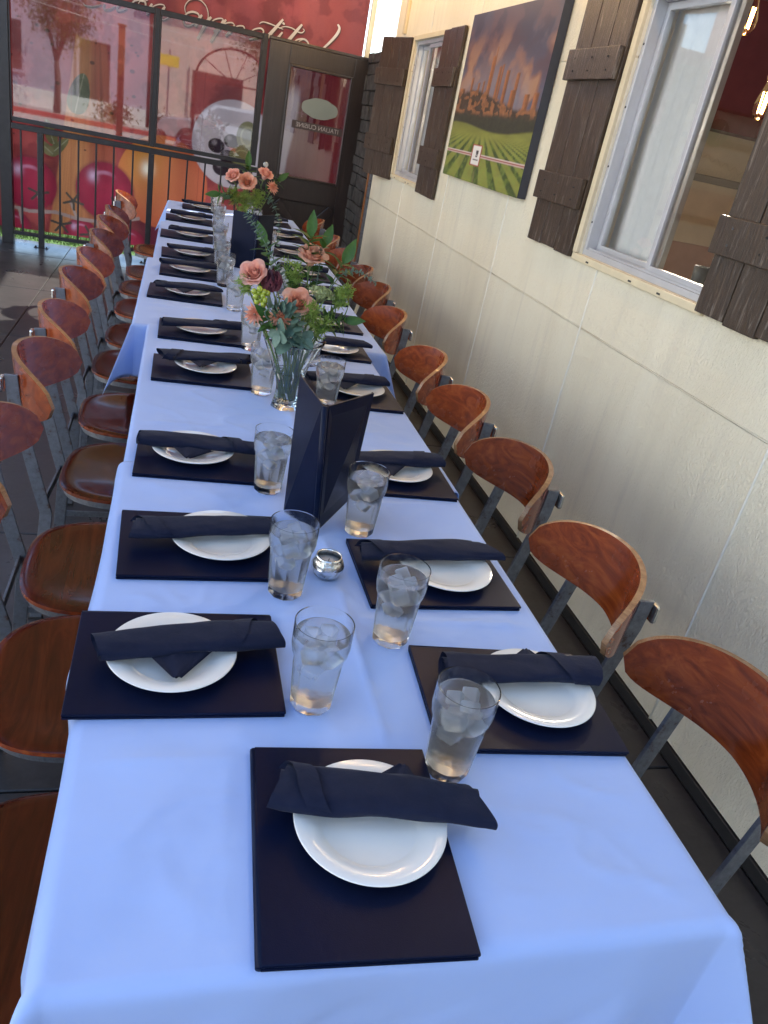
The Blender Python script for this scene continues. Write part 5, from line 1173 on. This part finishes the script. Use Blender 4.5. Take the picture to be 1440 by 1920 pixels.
# ================================================================== CHAIRS
def chair_proto():
    t = thing('dining_chair', '', 'chair')
    # plywood back: a band bent in plan, kidney outline
    RB, TH = .232, .013; YC = -.325+RB; A = radians(64); ZC = .732
    def band(b):
        nu, nv = 36, 10
        def pt(u, v, rad):
            s = (u-.5)*2; a = s*A; hh = .100*(max(0.0, 1-abs(s)**3.2))**.5*.79+.0008
            z = ZC+.010*cos(a)*0+(v-.5)*2*hh-.012*abs(s)**2+.008*(1-abs(s)); return (rad*sin(a), YC-rad*cos(a)-.06*(z-.72), z)
        b.grid(nu, nv, lambda u, v: pt(u, v, RB-TH/2), 0, True); b.grid(nu, nv, lambda u, v: pt(u, v, RB+TH/2), 0)
        k = 24
        for v in (0, 1): b.grid(nu, 1, lambda u, w_: pt(u, v, RB-TH/2+TH*w_), 1, v == 0)
        for u in (0, 1): b.grid(nv, 1, lambda v, w_: pt(u, v, RB-TH/2+TH*w_), 1, u == 1)
    part('backrest', t, ['ply', 'ply_edge'], band, smooth=True, merge=True, angle=50)
    def seat_out(a, k=1.0):
        ca, sa = cos(a), sin(a); e = .62; x = .212*np.sign(ca)*abs(ca)**e; y = .208*np.sign(sa)*abs(sa)**e; return x*k*(1-.05*(y < 0)*abs(y)/.2), y*k
    def seat(b):
        n = 56
        rings = [(0.0, .452), (.35, .4525), (.6, .455), (.78, .4605), (.9, .4635), (.97, .4630), (1.0, .4600), (1.0, .4505), (.97, .4475), (0.0, .4475)]
        V = []; 
        for k, z in rings:
            for j in range(n):
                x, y = seat_out(2*pi*j/n, k); V.append((x, y, z-(.006*(y/.2)**2 if y > .1 else 0)))
        F = []; mi = []
        for i in range(len(rings)-1):
            for j in range(n): F.append((i*n+j, i*n+(j+1) % n, (i+1)*n+(j+1) % n, (i+1)*n+j)); mi.append(1 if i in (6, 7) else 0)
        b.add(V, F); b.mi[-len(F):] = mi
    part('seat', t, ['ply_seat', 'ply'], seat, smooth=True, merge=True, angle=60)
    def hoop(b):
        n = 48; V = []
        for j in range(n):
            for k, z in ((.955, .446), (.955, .428), (.935, .428), (.935, .446)):
                x, y = seat_out(2*pi*j/n, k); V.append((x, y, z))
        b.add(V, [(j*4+k, j*4+(k+1) % 4, ((j+1) % n)*4+(k+1) % 4, ((j+1) % n)*4+k) for j in range(n) for k in range(4)])
    part('seat_hoop', t, 'steel', hoop)
    for s in (-1, 1):
        x = s*.128
        P = [(x, -.3155, .772), (x, -.309, .70), (x, -.256, .46), (x, -.232, .36), (x*1.15, -.262, .0)]
        def leg(b):
            hw, ht = .017, .0045; V = []
            for i, p in enumerate(P):
                for a_, c_ in ((-ht, -hw), (ht, -hw), (ht, hw), (-ht, hw)): V.append((p[0]+a_, p[1]+c_, p[2]))
            b.add(V, [(i*4+k, i*4+(k+1) % 4, (i+1)*4+(k+1) % 4, (i+1)*4+k) for i in range(len(P)-1) for k in range(4)]+[(3, 2, 1, 0), tuple(range(4*len(P)-4, 4*len(P)))])
        lg = part('rear_leg', t, 'steel', leg, bevel=.0015)
        yb = -.325+RB-(RB+TH/2)*cos(math.asin(x/(RB+TH/2)))
        part('back_bracket', t, 'chrome', lambda b: b.box(x-.016, x+.016, -.345, -.3325, .724, .766), bevel=.0055)
        part('glide', lg, 'rubber', lambda b: b.box(x*1.15-.008, x*1.15+.008, -.283, -.241, 0, .006), bevel=.002)
        fl_ = part('front_leg', t, 'steel', lambda b: b.bar((s*.165, .165, .428), (s*.185, .195, .004), .030, .009, (0, 1, 0)), bevel=.0015)
        part('glide', fl_, 'rubber', lambda b: b.box(s*.185-.008, s*.185+.008, .178, .212, 0, .006), bevel=.002)
    part('stretcher', t, 'steel', lambda b: b.bar((-.123, -.2415, .385), (.123, -.2415, .385), .026, .006), bevel=.001)
    for s in (-1, 1): part('side_stretcher', t, 'steel', lambda b: b.bar((s*.136, -.245, .22), (s*.172, .178, .22), .020, .006), bevel=.001)
    return t
chairP = chair_proto()
LCH = [.78, 1.285, 1.705, 2.24, 2.72, 3.27, 3.71, 4.22, 4.68, 5.13, 5.90]
RCH = [.82, 1.285, 1.775, 2.27, 2.73, 3.34, 3.90, 4.40, 4.90, 5.42, 6.2]
rc = random.Random(9); first = True
for side, ys_ in (('aisle', LCH), ('wall', RCH)):
    for i, y in enumerate(ys_):
        c_ = chairP if first else copy_tree(chairP); first = False
        if side == 'aisle': c_.location = (-.085+rc.uniform(-.012, .008), y, 0); c_.rotation_euler = (0, 0, -pi/2+radians(rc.uniform(-4, 4)))
        else: c_.location = (.665+rc.uniform(-.006, .012)+(.02 if i == 0 else 0)+(.06 if i > 5 else 0), y, 0); c_.rotation_euler = (0, 0, pi/2+radians(rc.uniform(-4, 4)))
        c_['label'] = 'varnished bentwood chair on the %s side, %s from the table head' % ('aisle' if side == 'aisle' else 'cream wall', ORD[i]); c_['group'] = 'bentwood chairs along the table'
